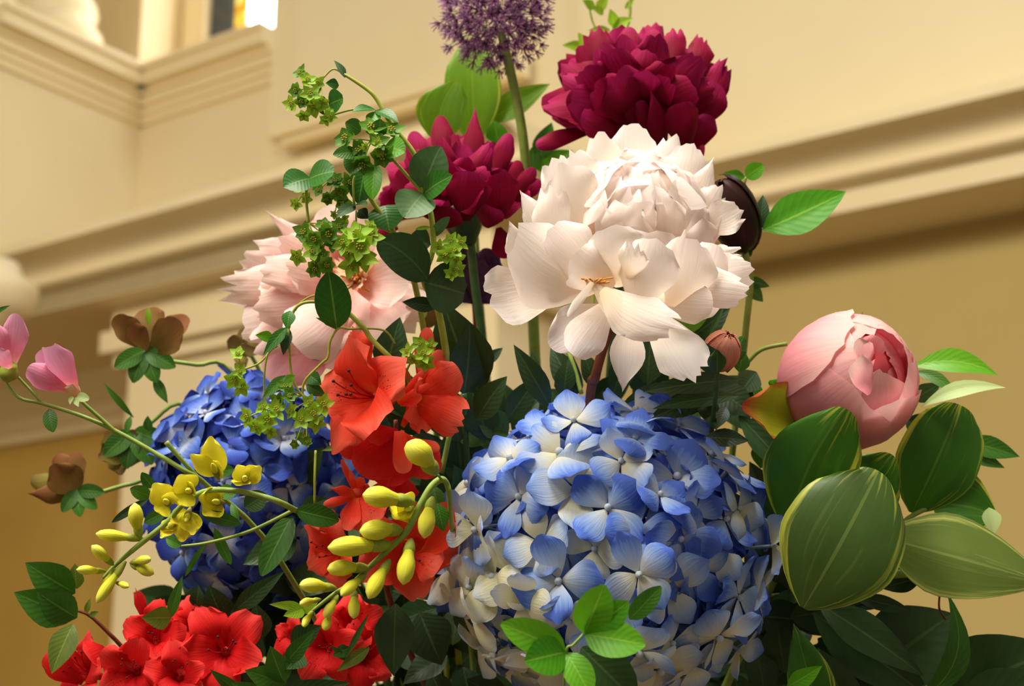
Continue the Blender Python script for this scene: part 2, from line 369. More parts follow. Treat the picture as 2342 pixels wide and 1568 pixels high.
def cornice(dv,vback,drop=0):
    """a crown: lip, cove, bead, fascia and soffit; dv shifts it back"""
    p=[(vback,1.80),(3.315,1.80),(3.315,1.766)]
    for i in range(9):
        a=i/8*PI/2; p.append((3.325+.125*math.sin(a),1.766-.066*(1-math.cos(a))))
    p+=[(3.45,1.692),(3.44,1.688),(3.437,1.678),(3.445,1.67),(3.49,1.664),(3.5,1.66),(3.5,1.59)]
    out=[(vback,1.80-drop)]+[(v+dv,z-drop) for v,z in p[1:]]+[(vback,1.59-drop)]
    return out
# upper walls
struct('wall_back',join([bbox(-5.1,1.6,4.2,4.4,1.70,2.78),bbox(-4.08,1.6,4.2,4.4,2.78,5.2)]),'plaster')
struct('wall_left',bbox(-5.15,-4.92,3.36,4.2,1.75,2.78),'plaster')
pil=struct('trim_1',bbox(-4.08,-2.83,4.14,4.2,2.40,5.2),'plaster')
struct('base_moulding',join([bbox(-3.96,-2.80,4.09,4.14,2.315,2.345),bbox(-3.98,-2.80,4.06,4.14,2.345,2.40),bbox(-4.0,-2.80,4.10,4.14,2.40,2.43)]),'trimpaint',pil)
struct('raised_panel',bbox(-3.93,-2.86,4.125,4.14,2.43,5.2),'plaster',pil)
struct('trim_2',bbox(-2.62,1.6,4.185,4.2,1.72,5.2),'plaster')
# ledge under the window, on both walls of the corner
st=[(2.665,.02),(2.70,.035),(2.735,.055),(2.775,.075),(2.80,.12),(2.86,.14),(2.885,.155)]
def ledge(v):  # stepped profile
    p=[]
    for i,(z,o) in enumerate(st[:-1]): p+=[(v-o,z),(v-o,st[i+1][0])]
    return [(v+.45,st[0][0])]+p+[(v+.45,st[-1][0])]
struct('trim_3',extrude(ledge(4.2),-4.92,-4.08),'trimpaint')
def ledge_u(u):
    p=[]
    for i,(z,o) in enumerate(st[:-1]): p+=[(u+o,z),(u+o,st[i+1][0])]
    return [(u-.45,st[0][0])]+p+[(u-.45,st[-1][0])]
struct('trim_4',extrude(ledge_u(-4.92),3.36,4.2,'v'),'trimpaint')
# window bay above the ledge
def onv(x,y,v):
    r=FV+RV*((x-CX)/FPX)-UV*((y-CY)/FPX); return r.dot(E1)*v/r.dot(E2)
VW=4.66
wu=[onv(x,30,VW) for x in (325,415,440,482,532,562,652)]
struct('wall_bay',join([bbox(-6.2,onv(325,30,4.45),4.45,4.8,2.6,5.2),bbox(-6.0,-5.8,3.3,4.62,2.6,5.2)]),'plaster')
def prism(q,z0,z1):
    n=len(q); V=[Bp(u,v,z0) for u,v in q]+[Bp(u,v,z1) for u,v in q]
    return V,[(i,(i+1)%n,n+(i+1)%n,n+i) for i in range(n)]+[tuple(range(n-1,-1,-1)),tuple(range(n,2*n))],None
win=struct('window_1',join([prism([(onv(325,30,4.40),4.40),(wu[1],4.66),(wu[1],4.8),(onv(325,30,4.40),4.8)],2.6,5.2),bbox(wu[1],wu[2],4.66,4.8,2.6,5.2),bbox(wu[2],wu[3],4.62,4.8,2.6,5.2)]),'trimpaint')
struct('window_mullion',bbox(wu[3],wu[4],VW,4.74,2.6,5.2),'lead',win)
struct('pane',bbox(wu[4],wu[5],VW+.02,4.70,2.6,5.2),'amber_glass',win)
struct('pane',bbox(wu[5],wu[6]+.3,VW+.02,4.70,2.6,5.2),'sky_glass',win)
cb=Bp(-5.13,3.86,2.885)
struct('trim_5',lathe(cb,[(.20,0),(.20,.05),(.185,.055),(.205,.09),(.205,.14),(.185,.17),(.165,.18),(.165,.22),(.178,.25),(.17,.29),(.145,.30),(.14,2.2)]),'trimpaint',smooth=True)
# main cornice: forward on the left, set back on the right
c1=struct('trim_6',extrude(cornice(0,4.2),-6.4,-2.35),'trimpaint')
c2=struct('trim_7',extrude(cornice(.6,4.42,.03),-2.35,1.6),'trimpaint')
# lower walls, pier and column
struct('wall_lower',bbox(-6.4,1.6,4.40,4.6,-1.5,1.62),'lowwall')
struct('wall_side',bbox(-6.8,-6.4,-4.5,4.6,-1.5,5.2),'plaster')
struct('floor',bbox(-6.8,4.5,-4.5,4.6,-1.6,-1.5),'floorstone')
struct('trim_8',extrude([(3.5,1.592),(4.42,1.592),(4.42,1.7),(3.5,1.7)],-6.4,-2.35),'lowwall')
pu=onv(292,900,3.66)
pier=struct('trim_9',join([bbox(pu,-2.6,3.66,4.4,-1.5,1.36)]),'trimpaint')
struct('capital_moulding',join([bbox(pu-.04,-2.56,3.62,4.4,1.36,1.41),bbox(pu-.08,-2.53,3.58,4.4,1.41,1.49),bbox(pu-.05,-2.58,3.61,4.4,1.49,1.60)]),'trimpaint',pier)
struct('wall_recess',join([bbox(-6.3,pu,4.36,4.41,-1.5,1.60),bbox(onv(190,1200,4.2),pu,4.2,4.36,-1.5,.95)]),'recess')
struct('trim_10',extrude([(4.36,1.36),(4.33,1.36),(4.32,1.40),(4.29,1.42),(4.29,1.46),(4.24,1.50),(4.20,1.59),(4.36,1.59)],-6.2,pu-.08),'trimpaint')
def onz(x,y,v):
    r=FV+RV*((x-CX)/FPX)-UV*((y-CY)/FPX); return r.z*v/r.dot(E2)
struct('trim_11',lathe(Bp(onv(-32,690,3.05),3.05,onz(-32,730,3.05)),[(.06,-.6),(.06,-.01),(.125,.01),(.15,.04),(.165,.07),(.17,.09),(.17,.12),(.12,.15),(.10,.2)]),'trimpaint',smooth=True)
# ------------------------------------------------------------------ flower builders
SINK=(1150,1760,.95)
def J(a): return random.uniform(-a,a)
def hand(t,rows,mat,name='petal',dd=0,parent=None):
    out=[]
    for r in rows:
        b,tp,w=r[0],r[1],r[2]; k=dict(prof='obov',tr=.22,cup=-.5,bend=.06,ruf=.06,nu=10,nv=9); k.update(r[3] if len(r)>3 else {})
        m=k.pop('mat',mat); face=k.pop('face',(J(.15),.15+J(.1),1))
        out.append(t.blade(name,(b[0],b[1],b[2]+dd),(tp[0],tp[1],tp[2]+dd),w,m,face,parent,**k))
    return out
def shell(t,c,R,axis,n,mat,pol=(15,105),wid=.62,span=(34,-20),rr=(.9,1.04),cup=-.7,jag=.1,sq=1.0,tr=.25,ruf=.08,prof='obov',lay=.12,name='petal'):
    """petals lying like scales over a ball, tips towards its axis"""
    fr=frame(axis)
    for i in range(n):
        f=(i+.5)/n; p=math.radians(pol[0]+(pol[1]-pol[0])*f**.75+J(7)); az=i*2.39996+J(.25)
        def dr(a): return fr@Vector((math.sin(a)*math.cos(az),math.sin(a)*math.sin(az),math.cos(a)*sq))
        k=1-lay*(1-f)
        p0=c+dr(min(p+math.radians(span[0]),2.9))*R*rr[0]*k; p1=c+dr(max(p+math.radians(span[1]),-.3))*R*(rr[1]+J(.05))*k
        N=dr(p)
        t.part(name,sheet(p0,p1,R*wid*(1+J(.25)),N,prof,bend=.12,cup=cup+J(.25),ruf=ruf,rk=1.2+J(.5),jag=jag,tr=tr,twist=J(.6),nu=10,nv=9),mat)
def fan(t,core,d,layers,mat,name='petal',sx=1.0,prof='obov',tr=.25,jag=.08,cup=-.55,lean=0):
    """layers of petals spreading upward from a core: (count, angle0, angle1, reach px, depth of the tip, width px)"""
    for (n,a0,a1,R,dd,w) in layers:
        for i in range(n):
            a=math.radians(a0+(a1-a0)*(i+.5)/n+J(5)); r=R*(1+J(.07))
            tx=core[0]+math.sin(a)*r*sx; ty=core[1]-math.cos(a)*r
            bx=core[0]+math.sin(a)*r*.12; by=core[1]-math.cos(a)*r*.10
            s=math.sin(a)
            t.blade(name,(bx,by,d+dd*.35),(tx,ty,d+dd+J(.006)),w*(1+J(.2)),mat,(s*.5,.25+lean,1 if dd<=.01 else .8),prof=prof,cup=cup+J(.45),bend=.10+J(.07),ruf=.13,rk=1.3+J(.5),jag=jag+.04,tr=tr,twist=J(.7),nu=9,nv=9)

def wrap(t,c,axis,Ra,Rb,az,hw,tip,r,mat,name='petal',jag=.12,start=172,roll=0,up=None):
    """a petal hugging an ovoid bud, from its foot to the polar angle tip (degrees)"""
    fr=frame(axis,up); V=[];U=[];nu,nv=10,10; sd=random.uniform(0,90)
    for j in range(nv+1):
        tt=j/nv
        for i in range(nu+1):
            s=2*i/nu-1
            tp=tip+(1-math.sqrt(max(0,1-(.97*s)**2)))*46+noise.noise(Vector((s*3+sd,sd,0)))*jag*60
            pol=math.radians(start+(tp-start)*tt); w=hw*(.35+.65*math.sin(min(1,tt*1.25)*PI/2))
            a=math.radians(az+s*w); k=r*(1+.02*math.sin(3*s+sd)*tt+.035*tt**4-(.015*s*s))
            k+=roll*max(0,tt-.7)**2
            V.append(c+fr@Vector((math.sin(pol)*math.cos(a)*Rb*k,math.sin(pol)*math.sin(a)*Rb*k,math.cos(pol)*Ra*k))); U.append((i/nu,tt))
    Fc=[(j*(nu+1)+i,j*(nu+1)+i+1,(j+1)*(nu+1)+i+1,(j+1)*(nu+1)+i) for j in range(nv) for i in range(nu)]
    return t.part(name,(V,Fc,U),mat)

# shared hydrangea meshes (unit floret: petal reach 1)
def hyd_meshes(pm,tag):
    ps=[]
    for i in range(7):
        g=sheet(Vector((.07,0,.0)),Vector((1,0,.16+J(.14))),.88+J(.12),Vector((0,0,1)),'hyd',bend=.06+J(.09),cup=-.3+J(.45),ruf=.03,tr=.08,twist=J(.4),nu=6,nv=9)
        ps.append(mesh('petal_'+tag,g,pm))
    g=join([ball(Vector((0,0,.05)),.09,8,5),tube([Vector((0,0,0)),Vector((.03,.02,-.5)),Vector((0,.05,-1.1))],[.05,.035],5,2)],[0,1])
    return ps,mesh('floret_eye_'+tag,g,['bead','stalk_b'])
def hydrangea(t,c,Rx,Ry,Rz,n,fr_px,d,meshes,tintf,near=75,inner=30):
    """a mophead: florets facing outward over an ellipsoid; the nearest ones carry separate petals"""
    ps,eye=meshes; L=[]
    for i in range(n):
        z=1-2*(i+.5)/n; a=i*2.39996+J(.22); q=math.sqrt(max(0,1-z*z))
        n_=Vector((q*math.cos(a),q*math.sin(a),z))          # right, up, towards viewer
        if n_.z<-.55: continue
        k=1+J(.06)+(.05 if i%5==0 else 0)-(.08 if i%4==1 else 0)
        w=RV*n_.x*Rx*k+UV*n_.y*Ry*k-FV*n_.z*Rz*k
        nn=(RV*n_.x/Rx+UV*n_.y/Ry-FV*n_.z/Rz).normalized()
        L.append((n_.z,c+w,nn,n_))
    L.sort(key=lambda e:-e[0]); rest=[]
    s0=px(fr_px,d)
    for k,(zz,p,nn,n_) in enumerate(L):
        nn=(nn+Vector((J(.28),J(.28),J(.28)))).normalized(); s=s0*(1+J(.17))
        mt=Matrix.Translation(p)@(frame(nn)@Matrix.Rotation(random.uniform(0,6.3),3,'Z')).to_4x4()@Matrix.Scale(s,4)
        tint=tintf(n_)
        if k<near:
            f=t.inst('floret',eye,mt,tint=tint)
            for j in range(4):
                m2=Matrix.Rotation(j*PI/2+J(.16),4,'Z')@Matrix.Rotation(J(.26),4,'Y')@Matrix.Rotation(J(.35),4,'X')@Matrix.Diagonal((1+J(.12),1+J(.15),1,1))
                t.inst('petal',random.choice(ps),m2,f,tint+J(.12))
        else: rest.append(mt)
    for i in range(inner):   # florets deeper in the head
        v=Vector((J(1),J(1),J(1))).normalized(); q=random.uniform(.62,.9); w=(RV*v.x*Rx+UV*v.y*Ry-FV*v.z*Rz)*q
        rest.append(Matrix.Translation(c+w)@(frame(w)@Matrix.Rotation(J(3),3,'Z')).to_4x4()@Matrix.Scale(s0*1.1,4))
    gs=[]
    src=[([v.co.copy() for v in m.vertices],[tuple(p.vertices) for p in m.polygons],m) for m in ps]
    for mt in rest:
        for j in range(4):
            V,Fc,m=random.choice(src); q=mt@Matrix.Rotation(j*PI/2,4,'Z')
            gs.append(([q@v for v in V],Fc,[(i%7/6,i//7/9) for i in range(len(V))]))
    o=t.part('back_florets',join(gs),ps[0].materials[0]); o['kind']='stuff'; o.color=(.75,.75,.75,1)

def azalea_flower(t,c,axis,R,mat='azalea',spin=0,openness=1.0,stamens=5,up=None):
    """funnel of five ruffled lobes; the tube is the part, lobes and stamens its pieces"""
    fr=frame(axis,up); ax=fr@Vector((0,0,1))
    th=c-ax*R*.62
    tubeo=t.part('blossom',tube([c-ax*R*1.05,c-ax*R*.8,th],[R*.07,R*.11,R*.17],9,3),mat)
    for i in range(5):
        a=spin+i*2*PI/5+J(.12); rad=fr@Vector((math.cos(a),math.sin(a),0))
        p0=th+rad*R*.09; p1=c+rad*R*(.92+J(.1))*openness+ax*R*(.05+J(.15)+(1-openness)*.5)
        t.part('petal',sheet(p0,p1,R*(.92+J(.1)),ax,'obov',bend=.13,cup=.35+J(.2),ruf=.15,rk=1.7+J(.5),jag=.10,tr=.28,curl=-.16+J(.12),twist=J(.5),nu=10,nv=10),mat,tubeo)
    dn=fr@Vector((math.cos(spin+.6),math.sin(spin+.6),0))
    for i in range(stamens):
        o=fr@Vector((J(.16),J(.16),0)); tip=c+ax*R*(.25+J(.1))+(dn*.1+o)*R*1.9
        g=join([tube([th,th.lerp(tip,.5)+ax*R*.08-dn*R*.05,tip],R*.013,5,4),ball(tip,R*.03,6,4)],[0,1])
        t.part('stamen',g,['stamen','anther'],tubeo)
    return tubeo

PODP=[(0,.18),(.15,.42),(.35,.62),(.6,1),(.82,.86),(.95,.5),(1,.12)]
CALP=[(0,.3),(.3,.75),(.7,1),(1,.9)]
def pea_bud(t,b,tp,w,calyx='calyx',plump=True):
    d=b[2]; p0=P(*b);p1=P(*tp); T=(p1-p0)
    bow=D(J(.5),J(.5)+.3,.3)*px(w*.10,d)
    prof=PODP if plump else [(0,.3),(.3,.8),(.6,1),(.85,.6),(1,.08)]
    o=t.part('bud',pod(p0,p1,px(w,d),prof,bow),'yelbud')
    t.part('calyx',pod(p0-T*.03,p0+T*.34,px(w*.66,d),CALP,bow*.45),calyx,o)
    t.part('bud_lip',pod(p0+T*.30+bow*.8,p0+T*.86+bow*1.6,px(w*.62,d),[(0,.3),(.4,.95),(.7,1),(1,.15)],bow*.6),'yelbud',o)
    return o
def pea_flower(t,b,lobes,d,calyx='calyxbrown'):
    """an open pea flower: calyx at b, round yellow lobes towards the given points"""
    p0=P(b[0],b[1],d); mx=sum(l[0] for l in lobes)/len(lobes); my=sum(l[1] for l in lobes)/len(lobes)
    o=t.part('blossom',pod(P(b[0]+(b[0]-mx)*.25,b[1]+(b[1]-my)*.25,d),P(b[0]+(mx-b[0])*.35,b[1]+(my-b[1])*.35,d-.004),px(17,d),CALP),calyx)
    for l in lobes:
        t.part('petal',sheet(p0,P(b[0]+(l[0]-b[0])*1.18,b[1]+(l[1]-b[1])*1.18,d-.008+J(.004)),px(l[2]*1.35,d),D(J(.4),.2,1),'round',cup=.45,bend=-.08,ruf=.04,tr=.2,nu=7,nv=7),'yellow',o)
    t.part('keel',pod(p0,P((b[0]*.45+mx*.55),(b[1]*.45+my*.55),d-.012),px(14,d),[(0,.5),(.5,1),(.85,.7),(1,.2)]),'yelbud',o)
    return o
# shared bupleurum bract rosette (unit reach 1)
def rosette(n,seed,mats):
    random.seed(seed); gs=[];mi=[]
    for i in range(n):
        a=i*2*PI/n+J(.2); r=1+J(.15); e=.25+J(.25)
        d=Vector((math.cos(a)*math.cos(e),math.sin(a)*math.cos(e),math.sin(e)))
        gs.append(sheet(d*.05,d*r,.74+J(.1),Vector((0,0,1)),'star',fold=.25,bend=-.08,nu=4,nv=6)); mi.append(0)
    for i in range(7):
        a=i*.9; gs.append(ball(Vector((math.cos(a)*.2*(i>0),math.sin(a)*.2*(i>0),.22)),.085,5,4)); mi.append(1)
    return join(gs,mi)
ROS=[mesh('bract_rosette',rosette(5,3,None),['bract','bracteye']),mesh('bract_rosette',rosette(6,4,None),['bractg','bracteye']),mesh('bract_rosette',rosette(5,5,None),['bract','bracteye'])]
def umbel(t,cx,cy,d,sx,sy,n,r,parent=None,kind=None,root=None,stalk=True):
    """a cluster of bract rosettes on short stalks"""
    root=root or (cx,cy,d+.006); rw=P(*root)
    for i in range(n):
        a=i*2.39996; q=math.sqrt((i+.5)/n); x=cx+math.cos(a)*sx*q; y=cy+math.sin(a)*sy*q
        p=P(x,y,d-.010*(1-q)+J(.003)); nn=D(math.cos(a)*.7*q+J(.3),-math.sin(a)*.7*q+.1+J(.3),1)
        o=t.inst('bract_rosette',ROS[kind if kind is not None else i%3],Matrix.Translation(p)@(frame(nn)@Matrix.Rotation(J(3),3,'Z')).to_4x4()@Matrix.Scale(px(r*(1+J(.2)),d),4),parent)
        if stalk: t.part('stalk',tube([rw,rw.lerp(p,.5)+D(0,1,0)*px(2,d),p],px(1.6,d),5,2),'stemy')
# ------------------------------------------------------------------ white peony
t=Thing('white_peony','large blush-white double peony in full bloom above the pale blue hydrangea','flower',P(1300,1700,.93))
t.stem([(1420,700,.84),(1388,770,.845),(1362,860,.85),(1345,960,.87),(1290,1700,.93)],[11,11,11,12,12],'stemr')
c=P(1460,508,.862)
shell(t,c,px(176,.862),D(.02,.66,.68),36,'white',pol=(4,100),wid=1.1,span=(46,-24),jag=.10,ruf=.11,lay=.24,cup=-.55,tr=.3)
B=dict(prof='obov',tr=.3,cup=-.8,bend=.1,ruf=.05,jag=.06,nu=8,nv=9)
hand(t,[((1440,470,.872),(1443,286,.885),118,{'cup':.4,'jag':.08}),((1405,470,.87),(1362,308,.875),100,{'jag':.12}),((1372,485,.86),(1306,350,.86),100,{'jag':.12}),
 ((1340,520,.855),(1262,360,.855),100,{'jag':.12,'side':-.08}),((1505,470,.87),(1532,312,.88),95,{'jag':.15}),((1540,480,.868),(1578,330,.872),120,{'jag':.1}),
 ((1565,510,.86),(1632,362,.862),80,{'prof':'point','jag':.1}),((1570,550,.856),(1640,430,.852),95,{'jag':.15}),((1350,560,.838),(1290,375,.832),150,{'side':-.06,'jag':.12}),((1300,590,.83),(1258,430,.83),95,{'side':-.10,'jag':.2}),
 # pointed petals on the left
 ((1255,545,.835),(1190,436,.838),62,{'prof':'point','jag':.2}),((1262,535,.845),(1228,456,.85),44,{'prof':'point'}),((1225,600,.825),(1164,504,.82),66,{'prof':'point','side':-.12}),
 # bowls left and front
 ((1378,650,.812),(1172,545,.795),215,dict(B,side=-.13)),((1392,645,.81),(1255,530,.798),190,dict(B,side=-.08)),((1425,655,.803),(1395,520,.79),175,B),
 ((1455,705,.80),(1500,548,.788),170,B),((1535,700,.81),(1580,545,.80),160,dict(B,side=.08)),((1565,690,.822),(1640,560,.818),130,dict(B,side=.12)),((1400,660,.80),(1320,575,.79),150,B),((1440,640,.795),(1452,560,.782),80,dict(B,jag=.3)),
 # right side
 ((1600,530,.85),(1692,478,.845),92,{'cup':.5,'jag':.2}),((1590,610,.84),(1690,580,.835),70,{'jag':.3,'ruf':.12}),((1560,660,.83),(1718,618,.815),120,{'prof':'obov','jag':.12}),((1500,690,.825),(1705,662,.80),100,{'prof':'obov','side':-.10,'jag':.1}),
 ((1600,690,.84),(1640,712,.83),60,{}),((1490,700,.82),(1630,690,.80),110,{'side':-.05}),
 # hanging guard petals
 ((1268,650,.825),(1118,688,.80),150,{'prof':'strap','tr':.12,'cup':.35,'bend':-.06,'jag':.12}),
 ((1385,705,.815),(1258,792,.795),120,{'cup':.6,'prof':'obov','tr':.3}),((1395,690,.805),(1310,812,.788),105,{'cup':-.6}),
 ((1355,645,.79),(1298,724,.784),22,{'prof':'strap','tr':.3,'cup':-.2}),((1362,652,.795),(1545,750,.776),118,{'side':.10,'jag':.18}),((1378,660,.79),(1486,762,.78),100,{'cup':-.4,'side':.05}),
 ((1440,740,.82),(1424,894,.805),84,{'prof':'point','tr':.1,'cup':.5,'jag':.05}),((1505,735,.822),(1592,858,.795),128,{'prof':'strap','tr':.2,'cup':-.3,'jag':.15}),
 ((1280,655,.835),(1275,695,.83),46,{'prof':'strap','jag':.3}),((1320,650,.835),(1310,690,.83),40,{'prof':'strap','jag':.3})],'white')
for i in range(9):
    a=i*.7; p0=P(1355+J(12),650+J(6),.80); t.part('stamen',tube([p0,P(1330+i*9,640+J(8),.79)],px(2.2),5,2),'goldanther')

# ------------------------------------------------------------------ burgundy peonies
t=Thing('burgundy_peony','largest burgundy peony at the top, tipped above the white peony','flower',P(1330,1700,1.0),'burgundy peonies')
t.stem([(1470,290,.965),(1450,420,.97),(1400,800,.98),(1330,1700,1.0)],10,'stemd')
cc=(1452,268)
fan(t,cc,.96,[(8,-92,92,205,.050,130),(8,-88,86,208,.020,125),(7,-96,84,192,-.008,130),(6,-84,74,155,-.032,125),(4,-70,60,112,-.046,110)],'burg',sx=.98,jag=.07,tr=.34)
fan(t,(1452,215),.99,[(9,-90,90,120,.05,90)],'burg',jag=.07,tr=.34)
hand(t,[((1350,295,.955),(1226,334,.945),46,{'prof':'strap'}),((1345,282,.955),(1240,246,.945),34,{'prof':'point'}),((1420,300,.945),(1300,215,.93),86,{}),((1425,310,.94),(1330,262,.925),80,{}),
 ((1520,345,.945),(1489,208,.915),62,{'prof':'point','cup':-.9}),((1572,345,.945),(1555,236,.92),100,{'cup':-.9}),((1500,330,.95),(1462,230,.925),46,{'cup':-.9}),((1590,345,.955),(1622,262,.95),66,{}),
 ((1450,225,.965),(1425,325,.945),90,{}),((1455,225,.965),(1475,330,.945),90,{}),((1440,210,.96),(1390,300,.94),90,{}),((1450,300,.95),(1440,215,.925),86,{'cup':-.8}),((1425,300,.95),(1400,225,.925),80,{'cup':-.8}),((1470,300,.97),(1470,230,.95),100,{}),((1560,280,.96),(1664,140,.965),62,{'jag':.3,'side':.1}),((1590,300,.955),(1640,190,.955),90,{}),((1585,345,.955),(1612,345,.95),40,{}),((1470,340,.95),(1400,322,.94),70,{}),((1380,160,.965),(1368,66,.975),60,{'jag':.2}),((1440,150,.96),(1440,62,.975),60,{}),((1500,150,.96),(1490,66,.975),56,{}),((1545,150,.96),(1545,64,.975),56,{'jag':.25}),((1590,170,.96),(1612,88,.975),66,{'jag':.2})],'burg')
t=Thing('burgundy_peony','smaller burgundy peony on the left with upright tufted petals behind the round-leaved sprays','flower',P(1130,1700,1.0),'burgundy peonies')
t.stem([(1070,500,.955),(1085,640,.96),(1110,900,.97),(1130,1700,1.0)],10,'stemd')
t.part('calyx',pod(P(1075,560,.955),P(1050,470,.95),px(90,.95),[(0,.3),(.4,.9),(.8,1),(1,.6)]),'leafdark')
fan(t,(1040,478),.945,[(8,-88,84,172,.045,88),(9,-90,80,180,.018,80),(8,-95,88,160,-.006,88),(6,-85,80,125,-.03,96),(4,-100,80,84,-.045,100)],'burg',jag=.06,tr=.34)
hand(t,[((1080,420,.95),(1087,243,.965),52,{'prof':'point'}),((1020,400,.95),(1008,264,.965),56,{}),((970,420,.95),(945,300,.96),56,{}),((1130,420,.95),(1165,305,.955),50,{}),
 ((1062,505,.91),(1072,392,.895),116,{'cup':-.7}),((1148,500,.92),(1146,395,.905),96,{'cup':-.7}),((990,500,.92),(965,430,.905),90,{}),((1000,520,.915),(1030,470,.905),90,{}),((1110,520,.92),(1120,470,.905),80,{}),
 ((1170,460,.94),(1222,384,.935),42,{}),((1180,462,.94),(1236,412,.935),40,{}),((1176,465,.945),(1184,366,.945),44,{}),((1190,470,.94),(1215,455,.93),60,{}),((910,470,.93),(876,445,.92),56,{}),((910,520,.94),(845,540,.94),40,{}),((905,580,.95),(960,640,.95),60,{}),((1140,520,.95),(1160,590,.95),60,{})],'burg')

# ------------------------------------------------------------------ blush peony behind the sprays
t=Thing('pink_peony','loose pale pink peony on the left, half hidden by green bupleurum sprays','flower',P(1080,1700,1.02))
t.stem([(800,690,.98),(840,820,.985),(930,1000,.99),(1080,1700,1.02)],10,'stemd')
hand(t,[((770,655,.965),(514,652,.94),108,{'prof':'strap','jag':.25,'ruf':.1}),((765,640,.97),(562,582,.955),124,{'jag':.2}),((770,620,.975),(618,490,.975),72,{'prof':'point','jag':.25}),((770,640,.965),(640,556,.955),121,{'jag':.2}),
 ((765,680,.955),(556,738,.94),151,{'prof':'strap','jag':.3,'ruf':.1}),((765,690,.955),(588,792,.935),129,{'jag':.25}),((755,670,.95),(600,660,.93),108,{'jag':.15}),((760,690,.94),(590,705,.925),121,{'jag':.15}),
 ((795,695,.93),(672,785,.905),182,{'cup':-.9}),((785,705,.95),(614,868,.94),159,{'mat':'rose'}),((800,710,.955),(740,840,.945),162,{'mat':'rose'}),((830,695,.945),(888,770,.925),175,{}),((815,700,.95),(820,800,.935),162,{}),
 ((820,655,.935),(934,648,.915),124,{'cup':.5}),((835,630,.945),(918,580,.93),108,{}),((810,610,.96),(872,552,.95),108,{}),((790,620,.985),(752,470,.99),129,{}),((800,620,.985),(820,482,.985),129,{}),((775,625,.98),(690,535,.975),121,{}),((780,620,.98),(720,500,.985),94,{'mat':'rose'}),((840,620,.97),(900,520,.97),94,{})],'blush')
for i in range(16):
    a=math.radians(150+i*14+J(6)); L=150+J(40)
    t.blade('petal',(790+math.cos(a)*20,655-math.sin(a)*10,.955),(790+math.cos(a)*L*1.15,655-math.sin(a)*L*.8,.935+J(.012)),90+J(18),'blush',(J(.3),.3,1),prof='obov',cup=-.4+J(.4),bend=.08,ruf=.12,jag=.1,tr=.25,twist=J(.5),nu=10,nv=9)
for i in range(20):
    a=i*2.4; q=18+26*math.sqrt(i/20); x=815+math.cos(a)*q*1.3;y=625+math.sin(a)*q
    t.blade('petal',(818,640,.94),(x,y-10,.925+J(.008)),26,'cream',(J(.6),J(.6),1),prof='obov',cup=.4,ruf=.15,jag=.3,tr=.1,nu=5,nv=5)
for i in range(16):
    t.part('stamen',tube([P(812,650,.938),P(800+J(45),640+J(28),.922)],px(2.5,.93),5,2),'goldanther')

# ------------------------------------------------------------------ pink peony bud
t=Thing('pink_peony','plump pink peony half open on the right with a coral heart','flower',P(1600,1700,.98))
t.stem([(1905,980,.885),(1850,1100,.90),(1780,1300,.93),(1600,1700,.98)],11,'stem')
c=P(1940,872,.872); R=px(158,.872)
ax=D(.30,.40,.86); up=tuple(UV)
for az,hw,tip,r,m in [(90,70,4,.74,'coral'),(200,70,4,.74,'coral'),(320,70,3,.76,'coral'),(20,65,12,.82,'coral'),(150,65,14,.84,'rose'),(265,65,12,.85,'rose')]:
    wrap(t,c,ax,R*1.0,R*.99,az,hw,tip,r,m,up=up)
for az,hw,tip,r in [(15,62,30,.93),(118,66,18,.955),(178,74,24,.975),(62,60,22,.96),(330,52,27,.965),(222,70,40,1.0),(140,52,30,1.01),(288,58,40,.99)]:
    wrap(t,c,ax,R*1.04,R*1.0,az,hw,tip,r,'rose',up=up)
t.part('flower_heart',ball(c+ax*R*.42,R*.42,14,10),'coral')
hand(t,[((1990,850,.80),(1955,780,.765),60,{'mat':'rose','cup':.4}),((1975,830,.79),(2010,770,.78),60,{'mat':'coral'}),((1990,900,.79),(1960,820,.755),70,{'cup':-.6})],'rose')
hand(t,[((1835,960,.872),(1698,925,.85),150,{'cup':.7,'prof':'round','mat':'sepal'}),((1810,900,.885),(1758,872,.88),50,{'mat':'leafbright','prof':'round'}),((1880,1000,.88),(1800,1010,.87),60,{'mat':'sepal'})],'sepal','sepal')
for b,e,w in [((1945,760,.89),(1946,706,.89),8),((1962,760,.89),(1973,712,.89),8)]: t.leaf(b,e,w,'olive',prof='lance',name='sepal')
t.leaf((2088,838,.89),(2282,858,.88),64,'leafbright',face=(.1,.5,1),prof='lance',side=-.10); t.leaf((2085,850,.885),(2190,912,.87),30,'leafmid',prof='lance',side=-.12)
t.leaf((2085,915,.90),(2152,876,.89),44,'leafblue',prof='lance'); t.leaf((2070,960,.91),(2130,990,.91),56,'leafdark')
t.leaf((2200,1005,.91),(2332,1044,.90),52,'leafmid',prof='lance'); t.leaf((2200,1030,.91),(2298,1070,.90),34,'leafmid',prof='lance'); t.leaf((2040,1080,.92),(2120,1040,.91),36,'leafdark',prof='lance')
t.leaf((1740,930,.90),(1700,860,.905),44,'leafbright'); t.leaf((1690,950,.89),(1812,1085,.885),66,'leafblue',prof='lance'); t.leaf((1700,960,.905),(1850,1050,.90),80,'leafmid',prof='lance')
t.stem([(1700,840,.91),(1740,800,.905),(1800,786,.90)],5,'stem')

